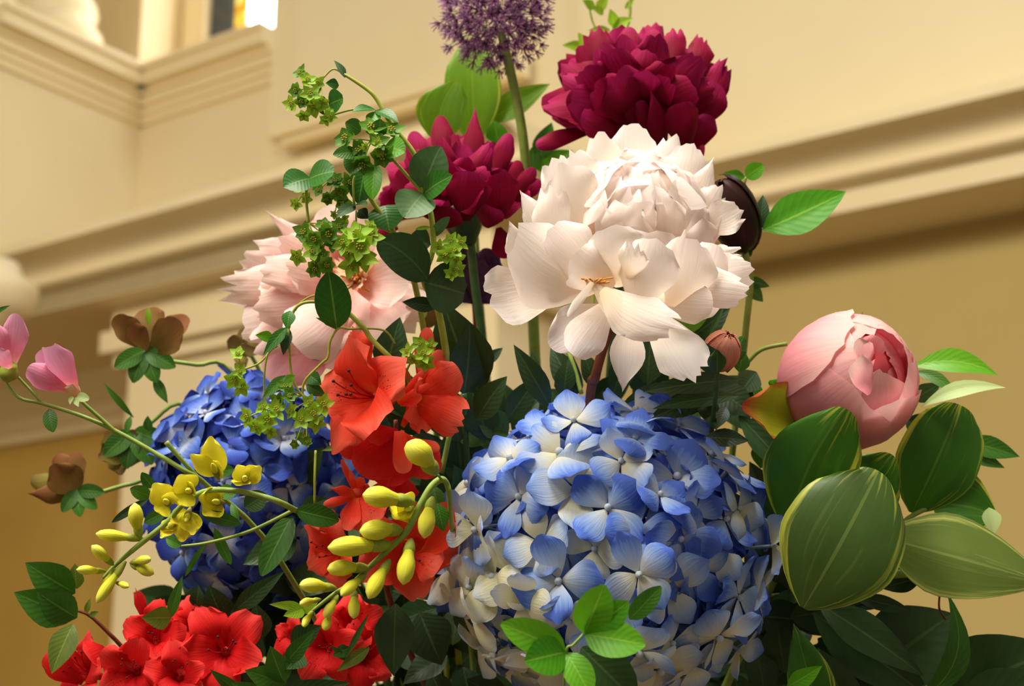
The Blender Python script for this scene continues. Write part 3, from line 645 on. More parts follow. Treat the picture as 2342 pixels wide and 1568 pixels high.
# ------------------------------------------------------------------ withered bud, dark bud, their stems
t=Thing('peony_bud','small withered reddish peony bud between the white peony and the pink one','flower bud',P(1550,1700,.96))
t.stem([(1640,850,.83),(1635,920,.84),(1620,1050,.87),(1550,1700,.96)],6,'stemd')
c=P(1650,803,.825); R=px(44,.825)
for az in range(0,360,45): wrap(t,c,D(.25,.75,.55),R*1.1,R,az,40,14+J(10),1+J(.05),'dry',jag=.3,up=up)
for az in range(20,360,60): wrap(t,c,D(.25,.75,.55),R*1.0,R*.9,az,40,4+J(6),.9+J(.05),'dry',jag=.4,up=up)
hand(t,[((1635,855,.815),(1612,785,.81),58,{'prof':'round','mat':'leafdark'}),((1640,855,.80),(1640,800,.79),50,{'prof':'round','mat':'leafdark','cup':-.9}),((1660,850,.83),(1700,770,.835),46,{'mat':'leafmid'})],'leafdark','sepal')
t.leaf((1620,770,.84),(1655,700,.85),14,'leafmid',prof='lance'); t.leaf((1690,850,.85),(1700,800,.85),40,'leafmid')
for b,e,w,m in [((1690,868,.86),(1470,896,.84),52,'leafdark'),((1690,905,.87),(1492,935,.85),46,'leafdark'),((1640,900,.87),(1480,960,.86),60,'leafdark'),((1660,930,.86),(1640,980,.84),30,'leafdark'),((1600,910,.87),(1640,985,.85),40,'leafdark'),((1610,1000,.855),(1714,1008,.85),46,'leafdark'),((1560,860,.88),(1640,760,.88),60,'leafdark'),((1640,890,.88),(1720,950,.87),80,'leafdark'),((1700,860,.90),(1640,960,.89),110,'leafdark'),((1730,850,.90),(1690,900,.89),60,'leafdark'),((1530,745,.87),(1632,700,.865),78,'leafbright'),((1560,790,.88),(1670,705,.88),70,'leafdark')]:
    t.leaf(b,e,w,m,prof='lance',face=(J(.3),.3+J(.2),1))
t=Thing('peony_bud','dark maroon bud on a green leafy stem tucked behind the white peony','flower bud',P(1600,1700,1.0))
t.stem([(1705,575,.925),(1716,640,.925),(1706,750,.93),(1690,900,.94),(1600,1700,1.0)],[6,8,8,8,9],'stem')
c=P(1678,495,.92); R=px(72,.92)
for az in range(0,360,60): wrap(t,c,D(-.35,.85,.35),R*1.35,R*.82,az,46,12+J(16),.98+J(.09),'darkbud',jag=.25,up=up)
t.leaf((1744,525,.925),(1934,432,.92),104,'leafbright',face=(.1,.5,1),side=.05,curl=-.08); t.leaf((1738,525,.93),(1745,445,.935),36,'leafdark')
t.leaf((1706,405,.925),(1745,378,.92),40,'leafbright',prof='round'); t.leaf((1704,405,.925),(1650,398,.92),26,'leafbright'); t.stem([(1700,430,.925),(1706,405,.925)],3,'stem')
t.leaf((1706,640,.93),(1760,655,.93),26,'leafmid'); t.leaf((1706,650,.93),(1745,690,.93),34,'leafmid'); t.leaf((1700,590,.93),(1720,560,.93),24,'leafmid')

# ------------------------------------------------------------------ hydrangeas
random.seed(31)
lm=hyd_meshes('lblue','pale'); dm=hyd_meshes('dblue','deep')
t=Thing('hydrangea','large pale blue and cream mophead hydrangea at the front','flower',P(1350,1720,.90),'mophead hydrangeas')
t.stem([(1390,1300,.88),(1375,1500,.89),(1350,1720,.90)],12,'stem')
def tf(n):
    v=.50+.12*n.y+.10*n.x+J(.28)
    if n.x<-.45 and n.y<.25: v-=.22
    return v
hydrangea(t,P(1388,1262,.865),px(350,.865),px(316,.865),px(300,.865),142,94,.83,lm,tf,75,130)
t=Thing('hydrangea','deep blue mophead hydrangea in the shade at the left','flower',P(900,1720,1.0),'mophead hydrangeas')
t.stem([(590,1180,.99),(700,1450,1.0),(900,1720,1.0)],11,'stem')
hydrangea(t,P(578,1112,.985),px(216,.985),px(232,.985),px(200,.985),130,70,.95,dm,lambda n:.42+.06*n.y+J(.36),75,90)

# ------------------------------------------------------------------ allium
t=Thing('allium','round purple allium head on a tall green stem at the top','flower',P(1280,1700,1.05))
t.stem([(1142,60,1.0),(1162,140,1.0),(1186,250,1.0),(1202,370,1.0),(1215,600,1.01),(1228,900,1.02),(1280,1700,1.05)],[9,11,11,11,13,13,13],'stem')
gs=[];mi=[]
for i in range(6):
    a=i*PI/3; dv=Vector((math.cos(a),math.sin(a),.45)).normalized(); gs.append(sheet(Vector((0,0,0)),dv,.30,Vector((0,0,1)),'point',nu=2,nv=3)); mi.append(0)
    a+=.5; gs.append(tube([Vector((0,0,0)),Vector((math.cos(a)*.5,math.sin(a)*.5,1.0))],.05,3,1,False)); mi.append(0)
gs.append(ball(Vector((0,0,.12)),.17,5,4)); mi.append(1); gs.append(tube([Vector((0,0,0)),Vector((0,0,-3.0))],[.05,.04],3,1,False)); mi.append(1)
fl=mesh('allium_floret',join(gs,mi),['lilac','plum'])
c=P(1132,28,1.0); R=px(126,1.0)
for i in range(285):
    z=1-2*(i+.5)/285; a=i*2.39996; q=math.sqrt(1-z*z); n_=Vector((q*math.cos(a)+J(.1),q*math.sin(a)+J(.1),z+J(.1))).normalized()
    r=R*(.86+J(.2)); t.inst('floret',fl,Matrix.Translation(c+n_*r)@(frame((n_+Vector((J(.3),J(.3),J(.3)))).normalized())).to_4x4()@Matrix.Scale(px(19*(1+J(.25)),1.0),4))
t.part('flower_heart',ball(c,R*.16,10,6),'plum')

# ------------------------------------------------------------------ variegated leaves at the top
t=Thing('variegated_leaf_spray','upright variegated green leaves behind the allium stem and burgundy peonies','leaves',P(1200,1700,1.1))
t.stem([(1080,330,1.05),(1100,700,1.06),(1200,1700,1.1)],7,'stem')
H=dict(prof='hostar',tr=.18,fold=.12,nu=10,nv=10)
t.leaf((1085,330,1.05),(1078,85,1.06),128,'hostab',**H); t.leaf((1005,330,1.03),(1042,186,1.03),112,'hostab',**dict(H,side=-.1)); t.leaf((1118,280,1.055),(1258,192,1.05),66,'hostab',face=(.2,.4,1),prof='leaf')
t.leaf((1140,330,1.04),(1130,275,1.04),50,'leafbright'); t.leaf((1230,370,1.04),(1262,280,1.04),50,'leafmid'); t.leaf((1230,390,1.04),(1310,345,1.04),50,'leafbright'); t.leaf((1215,400,1.04),(1222,330,1.04),36,'leafmid')

# ------------------------------------------------------------------ lime sprig at the top
t=Thing('lime_leaf_sprig','thin lime green leafy sprig rising behind the largest burgundy peony','sprig',P(1300,1700,1.1))
t.stem([(1440,-40,1.08),(1438,50,1.08),(1405,110,1.08),(1380,300,1.09),(1300,1700,1.1)],3.5,'stemy')
t.stem([(1405,110,1.08),(1360,60,1.08),(1345,0,1.08)],2.5,'stemy','twig')
for b,e,w in [((1360,20,1.08),(1332,0,1.075),22),((1365,25,1.08),(1392,-6,1.075),26),((1380,30,1.08),(1352,18,1.07),22),((1405,60,1.08),(1395,20,1.07),26),((1400,62,1.08),(1448,42,1.07),26),((1395,70,1.08),(1345,70,1.07),20),((1340,110,1.08),(1286,104,1.07),26),((1340,110,1.08),(1322,74,1.07),24),((1342,112,1.08),(1368,96,1.07),22),((1350,130,1.08),(1320,128,1.08),18),((1430,20,1.08),(1452,-4,1.08),14),((1370,90,1.08),(1380,70,1.07),20),((1410,90,1.08),(1440,80,1.08),20)]:
    t.leaf(b,e,w,'leaflime',prof='star')

# ------------------------------------------------------------------ variegated leaves on the right
t=Thing('variegated_leaf_spray','broad variegated green leaves with yellow margins at the right edge below the pink peony','leaves',P(1650,1720,.95))
t.stem([(1990,1318,.86),(2050,1312,.865),(2130,1308,.87)],10,'stem'); t.stem([(1990,1318,.86),(1860,1360,.92),(1650,1720,1.0)],9,'stemd'); t.stem([(1990,1318,.86),(2060,1200,.87),(2135,1155,.875)],6,'stem')
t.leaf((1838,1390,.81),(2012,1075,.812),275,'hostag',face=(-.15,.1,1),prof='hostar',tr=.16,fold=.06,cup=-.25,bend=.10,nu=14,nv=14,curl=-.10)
o=t.leaf((1806,1225,.85),(1934,934,.812),205,'hosta',face=(-.3,.1,1),prof='hostar',tr=.2,fold=-.22,bend=.05,nu=14,nv=14,side=-.06)
t.leaf((1895,1190,.848),(2042,1040,.825),170,'hosta',face=(.1,.1,1),prof='hostar',tr=.2,nu=14,nv=12)
o=t.leaf((2085,1172,.875),(2195,925,.872),185,'hosta',face=(0,.1,1),prof='hostar',tr=.08,fold=.10,nu=14,nv=12)
t.leaf((2108,930,.870),(2300,886,.862),44,'palegreen',prof='lance',name='leaf_tip',parent=o,side=-.08,face=(0,.6,.8))
o=t.leaf((2132,1152,.874),(2282,1180,.866),165,'hosta',face=(.1,.2,1),prof='leaf',side=-.05,nu=12,nv=12)
t.leaf((2262,1160,.866),(2272,1222,.86),44,'palegreen',prof='leaf',name='leaf_tip',parent=o)
t.leaf((2010,1225,.845),(2400,1335,.82),190,'hostap',face=(0,.1,1),prof='leaf',fold=-.12,nu=12,nv=12)
t.leaf((1878,1660,.85),(1815,1425,.85),104,'hosta',prof='hosta',tr=.3,nu=12,nv=10); t.leaf((1960,1660,.86),(1870,1480,.86),90,'leafdark',prof='lance')
for b,e,w,m in [((2000,1285,.88),(2120,1300,.88),44,'leafdark'),((2110,1320,.87),(2015,1345,.875),50,'leafdark'),((2105,1305,.865),(2220,1352,.85),60,'leafdark'),((1950,1365,.87),(2086,1397,.865),38,'leafdark'),((1945,1390,.88),(2040,1380,.87),20,'leafdark'),((1870,1378,.865),(2112,1545,.85),90,'leafdark'),((1860,1400,.88),(2130,1600,.87),130,'leafdark'),((1990,1540,.88),(2180,1402,.89),190,'leafdark'),((1900,1420,.89),(2040,1600,.88),140,'leafdark'),((2140,1600,.885),(2420,1480,.87),200,'leafdark'),((2180,1610,.875),(2440,1560,.86),120,'leafdark')]:
    t.leaf(b,e,w,m,face=(J(.3),.35,1),prof='lance' if w<60 else 'leaf',nv=12)
o=t.leaf((2085,1610,.845),(2165,1352,.85),62,'leafmid',prof='lance',side=.22,nv=12); t.stem([(2150,1350,.855),(2148,1390,.855),(2162,1415,.86)],2.5,'stemr')
t.leaf((1800,1570,.83),(1880,1522,.825),44,'leafbright'); t.leaf((1790,1250,.88),(1810,1055,.885),120,'leafdark'); t.leaf((1780,1260,.89),(1750,1090,.89),90,'leafdark'); t.leaf((1740,1070,.90),(1752,1000,.90),60,'leafmid',prof='lance')
t.leaf((1770,1330,.90),(1850,1200,.90),120,'leafdark')
# ------------------------------------------------------------------ azaleas
def dirc(x,y,z): return D(x,y,z)
t=Thing('azalea_branch','scarlet azalea branch in the centre with a wide open trumpet flower on top','flower',P(1050,1720,.95),'azalea branches')
t.stem([(905,960,.855),(905,1060,.86),(880,1200,.87),(900,1400,.89),(1050,1720,.95)],[5,6,7,8,9],'stemr')
azalea_flower(t,P(806,900,.812),D(-.60,.14,.78),px(134,.812),'azalea',.35,1.0,6)
hand(t,[((842,850,.838),(812,750,.842),62,{'ruf':.15,'jag':.15}),((850,860,.835),(770,820,.835),80,{})],'azalea')
o=azalea_flower(t,P(985,905,.835),D(.75,-.1,.55),px(78,.835),'azalea',.8,.85,3)
hand(t,[((955,905,.832),(1052,845,.822),92,{'ruf':.08}),((958,915,.83),(1055,962,.82),105,{'prof':'strap','tr':.05,'jag':.2}),((962,900,.845),(978,748,.848),50,{'ruf':.12}),((975,880,.842),(1010,800,.842),46,{}),((955,920,.835),(975,985,.826),70,{'prof':'strap','jag':.2}),
 ((912,925,.835),(908,838,.835),24,{'prof':'lance','cup':.8}),((912,915,.832),(978,842,.828),22,{'prof':'strap'}),((910,920,.83),(982,878,.822),20,{'prof':'strap'}),((915,925,.828),(965,905,.82),32,{'cup':.8}),((930,960,.832),(955,905,.826),30,{'prof':'strap'}),((920,975,.832),(945,930,.828),22,{'prof':'strap'})],'azalea')
hand(t,[((913,985,.825),(924,1082,.812),46,{'prof':'strap','tr':.1,'cup':.3}),((916,985,.828),(1005,1028,.818),38,{'side':.12}),((908,990,.835),(820,1080,.835),130,{'mat':'azred'}),((908,995,.84),(880,1110,.84),120,{'mat':'azred'}),((905,990,.84),(775,1030,.838),86,{'mat':'azred'}),((915,1000,.845),(1000,1085,.845),90,{'mat':'azred'}),((910,985,.83),(840,1000,.826),50,{'mat':'azred'})],'azalea')
o=t.part('blossom',tube([P(840,1112,.84),P(811,1130,.832)],[px(8),px(14)],8,2),'azalea')
hand(t,[((814,1128,.832),(754,1116,.822),26,{'prof':'point'}),((812,1135,.832),(740,1154,.82),24,{'prof':'strap'}),((815,1138,.83),(790,1212,.818),52,{'cup':.7}),((818,1135,.832),(856,1200,.818),100,{}),((812,1125,.834),(781,1050,.832),15,{'prof':'strap'}),((818,1122,.834),(826,1090,.83),26,{}),((815,1125,.834),(800,1075,.83),14,{'prof':'strap'})],'azalea',parent=o)
azalea_flower(t,P(742,1265,.825),D(-.62,-.05,.78),px(88,.825),'azalea',.9,1.0,6)
hand(t,[((760,1215,.835),(728,1172,.83),66,{'jag':.2}),((900,1150,.845),(870,1100,.84),90,{'mat':'azred'}),((905,1150,.845),(930,1095,.842),80,{'mat':'azred'})],'azalea')
azalea_flower(t,P(925,1275,.835),D(.1,-.35,.95),px(112,.835),'azalea',.2,1.0,4)
hand(t,[((960,1270,.835),(1030,1150,.825),72,{'side':.15,'cup':.6}),((945,1270,.835),(1005,1300,.825),90,{})],'azalea')
for b,e,w,m in [((690,1170,.845),(772,1186,.84),52,'leafmid'),((690,1165,.85),(750,1140,.85),44,'leafdark'),((880,1000,.87),(735,1030,.855),34,'olive'),((905,1380,.85),(900,1545,.84),92,'leafdark'),((990,1110,.85),(1010,1190,.84),42,'leafmid'),((880,860,.87),(915,725,.87),80,'leafdark'),((840,900,.88),(905,840,.87),60,'leafdark'),((960,1400,.87),(1010,1520,.865),110,'leafdark')]:
    t.leaf(b,e,w,m)
t=Thing('azalea_branch','red azalea branch at the lower left with crowded ruffled blooms and pale green tip leaves','flower',P(700,1740,.98),'azalea branches')
t.stem([(700,1740,.98),(480,1600,.91),(330,1530,.885),(266,1464,.875),(209,1410,.87),(178,1396,.868)],[8,6,5,4.5,3.5,3],'stemr')
for x,y,d,a,r,sp in [(345,1452,.85,(-.05,.45,.9),82,.3),(508,1485,.845,(.05,.25,.95),106,1.0),(290,1540,.84,(-.2,.1,.95),84,.1),(405,1545,.835,(.1,.3,.95),72,.6),(170,1530,.86,(-.65,.35,.6),84,.2),(440,1420,.875,(.2,.6,.6),70,.5)]:
    azalea_flower(t,P(x,y,d),D(*a),px(r,d),'azred',sp,1.0,5)
hand(t,[((335,1420,.87),(313,1354,.868),30,{'prof':'strap','jag':.3}),((190,1560,.86),(100,1500,.86),70,{}),((240,1480,.86),(200,1500,.85),80,{})],'azred')
for b,e,w,m in [((172,1356,.868),(58,1286,.86),84,'leafmid'),((174,1412,.865),(32,1354,.855),88,'leafmid'),((176,1412,.858),(84,1352,.848),78,'leafmid'),((168,1426,.862),(118,1540,.85),64,'olive'),((176,1346,.872),(172,1288,.87),40,'olive'),((196,1404,.87),(208,1366,.87),14,'olive'),((205,1408,.868),(226,1398,.866),14,'olive'),
 ((392,1412,.85),(324,1412,.835),52,'olive'),((388,1415,.855),(418,1316,.85),28,'leafmid'),((372,1405,.86),(366,1366,.86),20,'leafmid'),((512,1420,.87),(478,1338,.865),72,'leafdark'),((532,1400,.872),(650,1306,.865),44,'leafdark'),((450,1390,.885),(455,1340,.885),36,'leafdark'),((600,1460,.87),(585,1380,.87),60,'leafdark')]:
    t.leaf(b,e,w,m)
t=Thing('azalea_branch','small red azalea cluster at the bottom centre beneath the yellow pea flowers','flower',P(860,1740,.97),'azalea branches')
t.stem([(860,1740,.97),(800,1600,.89),(790,1500,.875)],[7,6,5],'stemr')
for x,y,d,a,r,sp in [(738,1478,.85,(-.2,.2,.95),78,.3),(835,1500,.86,(.3,.2,.9),80,.9),(800,1420,.87,(-.1,.4,.9),76,.5),(660,1455,.88,(-.5,.3,.8),50,.2)]:
    azalea_flower(t,P(x,y,d),D(*a),px(r,d),'azred',sp,1.0,4)
for b,e,w,m in [((655,1560,.83),(560,1532,.82),62,'leafmid'),((650,1560,.828),(618,1476,.82),60,'leafmid'),((650,1520,.825),(720,1440,.82),40,'leafmid'),((665,1470,.84),(735,1430,.835),56,'leafdark'),((690,1490,.83),(655,1530,.82),60,'leafmid'),((790,1505,.83),(845,1400,.84),14,'leafmid'),((795,1510,.835),(757,1475,.83),16,'leafmid'),((800,1480,.835),(760,1500,.83),30,'leafmid'),((845,1480,.84),(770,1535,.83),30,'olive'),((560,1590,.84),(480,1530,.83),30,'leafmid'),((600,1600,.83),(530,1560,.825),50,'leafmid'),((620,1600,.82),(800,1560,.815),60,'leafdark')]:
    t.leaf(b,e,w,m)

# ------------------------------------------------------------------ yellow pea-flowered stems
t=Thing('wild_indigo_stem','arching stem of open yellow pea flowers across the deep blue hydrangea','flower',P(1000,1740,.93),'yellow wild indigo stems')
dd=.80
t.stem([(1000,1740,1.02),(760,1240,.96),(673,1165,.815),(574,1128,dd),(478,1121,dd),(421,1151,.795),(383,1193,.795),(329,1237,.795),(269,1287,.80),(236,1322,.80)],[7,6,5.5,5,5,5,5,5,4,3],'stem')
t.stem([(673,1165,.815),(574,1213,.81),(478,1240,.81),(415,1248,.81)],[4.5,4,3.5,2.5],'stem','leaf_stalk')
for b,e,w in [((320,1228),(308,1150),35),((327,1232),(219,1220),28),((258,1290),(210,1247),26),((240,1306),(175,1302),22),((286,1286),(221,1378),27),((299,1287),(344,1278),22),((300,1290),(352,1312),26),((266,1332),(294,1341),16),((262,1300),(236,1350),20)]:
    pea_bud(t,(b[0],b[1],.797),(e[0],e[1],.79+J(.006)),w,'calyx')
pea_flower(t,(496,1085),[(484,1010,54),(444,1046,34),(500,1060,36)],.795); pea_flower(t,(560,1098),[(545,1068,34),(543,1108,36),(592,1072,36)],.80)
pea_flower(t,(385,1152),[(356,1112,46),(358,1164,44),(392,1128,30)],.79); pea_flower(t,(436,1124),[(412,1092,52),(408,1148,46),(440,1108,28)],.795)
pea_flower(t,(505,1148),[(462,1138,44),(470,1172,44),(480,1120,36)],.805); pea_flower(t,(432,1170),[(396,1190,34),(418,1228,56),(440,1215,40)],.80); pea_flower(t,(400,1190),[(375,1210,30),(372,1224,24)],.80)
for b,e,w,m in [((550,1198,.806),(458,1172,.80),32,'leafmid'),((668,1180,.815),(598,1316,.80),62,'leafmid'),((676,1166,.815),(775,1190,.82),52,'leafmid'),((491,1207,.815),(528,1290,.825),26,'leafmid'),((470,1242,.812),(424,1316,.82),14,'leafmid'),((345,1135,.815),(298,1116,.81),34,'leafmid'),((350,1115,.82),(324,1080,.815),26,'leafmid'),((340,1140,.83),(256,1194,.83),20,'leafdark'),((380,1170,.82),(330,1195,.82),30,'leafmid'),((415,1248,.81),(380,1230,.812),26,'leafmid'),((500,1080,.81),(535,1072,.81),28,'leafmid'),((540,1130,.815),(500,1120,.82),36,'leafmid'),((545,1197,.807),(530,1150,.812),18,'leafmid'),((560,1160,.83),(610,1130,.83),50,'leafdark')]:
    t.leaf(b,e,w,m,prof='oval')
t=Thing('wild_indigo_stem','drooping yellow bud spike of pea flowers in front of the scarlet azalea','flower',P(1080,1740,.90),'yellow wild indigo stems')
t.stem([(1100,1740,.97),(1070,1400,.93),(1036,1220,.83),(1029,1142,.785),(1022,1106,.78),(1008,1096,.777),(986,1113,.775),(963,1152,.772),(930,1215,.77),(897,1248,.77),(847,1294,.77),(808,1331,.77),(765,1357,.772),(712,1398,.775)],[7,6,5,5,5.5,6.5,7,7,6.5,6,5,4.5,4,2.5],'stem')
for i,(b,e,w) in enumerate([((997,1082),(932,1012),58),((945,1148),(830,1131),50),((989,1138),(970,1230),40),((918,1212),(823,1214),48),((898,1246),(750,1252),48),((842,1298),(749,1301),38),((940,1234),(922,1336),42),((890,1282),(843,1368),38),((766,1345),(686,1337),34),((836,1314),(780,1361),28),((811,1350),(809,1414),28),((772,1362),(742,1412),24),((732,1370),(686,1381),20),((714,1398),(694,1432),18),((752,1400),(742,1440),22)]):
    pea_bud(t,(b[0],b[1],.770),(e[0],e[1],.758+J(.005)),w,'calyx')
pea_flower(t,(940,1160),[(905,1180,60),(925,1185,50),(915,1140,46)],.778,'calyx'); t.stem([(1001,1085,.772),(1010,1096,.776)],3,'stem','stalk')
for b,e,w in [((692,1386,.79),(616,1381,.78),22),((700,1390,.79),(648,1408,.78),34),((690,1400,.79),(730,1370,.785),26)]: t.leaf(b,e,w,'leaflime')
t.leaf((1000,1150,.80),(1015,1215,.80),42,'leafmid')
# the nearest leaves
t=Thing('trifoliate_leaf_sprig','bright green three-part leaves hanging in front of the pale blue hydrangea','sprig',P(1300,1740,.72))
t.stem([(1335,1449,.70),(1310,1475,.70),(1295,1490,.70),(1290,1600,.71),(1300,1740,.72)],3.2,'stem')
for b,e,w,m in [((1293,1489,.70),(1146,1426,.69),80,'leafbright'),((1293,1491,.70),(1200,1512,.685),92,'leafbright'),((1296,1492,.70),(1350,1590,.69),70,'leafbright'),((1336,1448,.70),(1382,1336,.69),88,'leafbright'),((1338,1448,.70),(1438,1376,.69),72,'leafbright'),((1338,1450,.70),(1476,1474,.685),88,'leafbright'),((1440,1415,.72),(1512,1340,.715),48,'leafmid'),((1330,1480,.73),(1450,1600,.73),110,'leafdark')]:
    t.leaf(b,e,w,m,prof='oval',face=(J(.2),.3,1))

# ------------------------------------------------------------------ bupleurum sprays
t=Thing('bupleurum_stem','tall arching bupleurum stem with round blue-green leaves crossing the smaller burgundy peony','sprig',P(1100,1740,.95),'bupleurum stems')
d=.83
t.stem([(1100,1740,1.0),(1050,1100,.96),(1022,850,.86),(1019,800,.84),(1000,702,d),(969,641,d),(985,590,d),(992,554,d),(985,488,d),(969,447,d),(954,365,d),(908,299,d),(880,262,d),(872,245,d),(851,214,d),(816,188,d),(787,170,d)],[8,8,7,7,6.5,6,5.5,5.5,5.5,5.5,5,4.5,4,4,3.8,3.5,3],'stemy')
t.stem([(968,443,d),(898,364,d-.005),(874,342,d-.008),(850,322,d-.01)],[4,3.5,3],'stemy'); t.stem([(848,250,d),(820,249,d),(795,253,d),(764,262,d)],2.4,'stemy','twig'); t.stem([(787,170,d),(762,158,d),(738,180,d),(715,205,d)],[2.6,2,1.6],'stemy','twig')
t.leaf((789,178,.829),(764,138,.829),26,'leafblue',face=(.8,.1,.6)); t.leaf((775,195,d),(745,190,.825),26,'leafround'); t.leaf((752,240,d),(785,226,.822),58,'leafround',prof='round'); t.leaf((752,245,.835),(715,240,.83),44,'leafdark')
umbel(t,702,215,.822,38,62,10,23,root=(735,200,.832)); umbel(t,750,268,.825,11,15,3,18,kind=0,root=(762,262,.83))
t.leaf((858,250,.83),(805,256,.822),40,'leafround',face=(0,.8,.6)); t.leaf((858,252,.83),(912,280,.822),38,'leafround',face=(0,.8,.6)); t.leaf((858,255,.828),(848,298,.82),34,'leafbright')
umbel(t,845,325,.82,67,53,7,32,kind=1,root=(850,322,.83)); umbel(t,850,325,.812,31,24,4,15,kind=0,root=(850,322,.83))
for b,e,w,m in [((880,335,.82),(926,348,.812),58,'leafbright'),((822,350,.82),(762,354,.812),36,'leafmid'),((825,300,.82),(790,280,.815),40,'leafmid'),((868,310,.82),(870,272,.815),38,'leafmid'),((858,375,.82),(852,456,.812),44,'leafbright'),((820,350,.822),(802,398,.815),50,'leafmid'),((835,385,.83),(820,465,.825),62,'leafround'),((968,443,.828),(925,498,.81),96,'leafblue'),((966,440,.83),(1008,335,.82),100,'leafblue'),((968,445,.827),(1034,402,.81),62,'leafround'),((988,540,.832),(1028,496,.825),26,'leafblue'),((985,520,.832),(950,524,.828),10,'stemy')]:
    t.leaf(b,e,w,m if m!='stemy' else 'leaflime',prof='oval',face=(J(.2),.3,1))
t.leaf((978,640,.825),(862,546,.822),96,'leafdark',prof='oval',side=.08); t.leaf((972,645,.825),(1062,672,.832),120,'leafdark',prof='round'); t.leaf((1000,702,.84),(920,690,.838),36,'leafdark'); t.leaf((985,560,.84),(930,548,.845),70,'leafdark')
umbel(t,1030,572,.82,29,33,6,22,kind=0,root=(1030,600,.835)); umbel(t,1038,618,.83,13,17,3,20,kind=0,root=(1030,620,.838)); t.stem([(1003,705,.835),(1025,650,.84),(1030,590,.835)],2.5,'stemy','twig')
t=Thing('bupleurum_stem','bupleurum stem with lime bract clusters hanging before the pale pink peony','sprig',P(1070,1740,.95),'bupleurum stems')
d=.835
t.stem([(1070,1740,1.0),(1010,1100,.96),(960,700,.86),(904,540,d),(876,495,d),(848,455,d),(832,415,.83),(790,412,.828),(762,400,.826)],[8,7,6,5.5,5,4.5,3.5,3,2.5],'stemy'); t.stem([(704,412,.82),(700,450,.82),(706,510,.82)],3.2,'stemy','twig'); t.stem([(812,402,.822),(808,420,.822),(810,470,.822)],3,'stemy','twig'); t.stem([(762,400,.826),(735,410,.824),(706,408,.822)],2.5,'stemy','twig')
t.stem([(815,482,.825),(814,530,.825)],2.2,'stemy','twig'); t.stem([(905,535,.835),(870,515,.838),(860,480,.838)],3.5,'stemy','twig')
t.leaf((710,408,.82),(649,428,.812),72,'leafround',face=(0,.5,.9),prof='oval'); t.leaf((706,410,.82),(764,392,.812),74,'leafround',face=(0,.5,.9),prof='round')
t.leaf((812,468,.822),(770,498,.812),34,'leafblue',face=(.3,.9,.6)); t.leaf((810,470,.822),(842,468,.815),34,'leafblue',face=(0,.9,.6)); t.leaf((880,470,.838),(890,525,.83),84,'leafround',prof='round'); t.leaf((820,480,.83),(842,500,.828),30,'leafdark')
umbel(t,690,455,.828,24,24,3,18,kind=0,root=(704,430,.825)); umbel(t,765,440,.828,42,40,6,24,kind=1,root=(765,405,.83)); umbel(t,775,480,.83,22,26,4,14,kind=0,root=(775,450,.832))
umbel(t,738,535,.815,51,33,7,26,kind=1,root=(706,510,.82)); umbel(t,700,575,.815,42,29,4,24,kind=0,root=(715,530,.82)); umbel(t,735,605,.815,26,20,3,22,kind=1,root=(720,560,.82))
umbel(t,815,562,.812,38,44,7,34,kind=0,root=(814,530,.82)); t.leaf((822,590,.81),(868,600,.802),30,'leaflime'); umbel(t,845,530,.815,17,15,3,18,kind=0,root=(820,530,.82))
t=Thing('bupleurum_stem','low bupleurum stem looping above the scarlet azalea and deep blue hydrangea','sprig',P(1040,1740,.95),'bupleurum stems')
d=.83
t.stem([(1040,1740,1.0),(980,1100,.95),(940,880,.85),(903,829,d),(850,776,d),(832,750,d),(790,710,d),(762,698,.826),(720,690,.825),(690,694,.825),(671,712,.825),(660,750,.825)],[7,6,5.5,5,5,5,4.5,3.6,3.2,3,3,3],'stemy'); t.stem([(760,680,.826),(720,675,.828),(690,690,.83),(675,710,.83)],2.2,'stemy','twig')
t.stem([(832,750,d),(800,752,.828),(774,750,.826),(755,780,.826),(750,816,.826),(734,832,.826),(697,871,.826),(692,905,.826)],3,'stemy','twig'); t.stem([(660,750,.825),(665,845,.825),(681,890,.825),(705,916,.825)],2.8,'stemy','twig'); t.stem([(635,790,.825),(612,811,.825),(604,871,.825),(610,938,.825)],2.6,'stemy','twig'); t.stem([(612,811,.825),(590,832,.825),(552,846,.825)],2.4,'stemy','twig'); t.stem([(832,750,d),(880,756,.832),(903,785,.835)],2.5,'stemy','twig')
t.leaf((770,752,.826),(752,620,.818),84,'leafround',prof='oval',face=(.1,.2,1)); t.leaf((772,745,.826),(722,726,.824),12,'leafmid'); t.leaf((664,710,.824),(656,752,.82),32,'leafround'); t.leaf((656,748,.825),(602,812,.818),28,'leafround'); t.leaf((660,750,.827),(648,812,.822),28,'leafdark'); t.leaf((655,858,.825),(600,912,.818),28,'leafmid'); t.leaf((655,872,.825),(676,858,.82),22,'leafbright'); t.leaf((626,772,.825),(584,766,.82),26,'leafbright'); t.leaf((705,855,.832),(735,880,.828),34,'leafround'); t.leaf((700,880,.832),(745,905,.83),30,'leafmid')
umbel(t,543,848,.822,15,49,4,22,kind=0,root=(552,846,.826)); umbel(t,652,905,.822,26,24,3,22,kind=1,root=(690,905,.826)); umbel(t,705,945,.822,42,38,6,24,kind=0,root=(703,918,.826)); umbel(t,600,960,.82,38,44,6,24,kind=0,root=(610,938,.825)); umbel(t,958,808,.82,31,35,6,22,kind=0,root=(930,830,.836)); umbel(t,690,1010,.825,29,11,3,18,kind=1,root=(700,950,.828))
t.stem([(940,880,.845),(930,850,.838),(945,820,.83)],2.6,'stemy','twig'); t.stem([(722,1030,.84),(720,1090,.835),(720,1150,.835)],3,'stemy','twig')

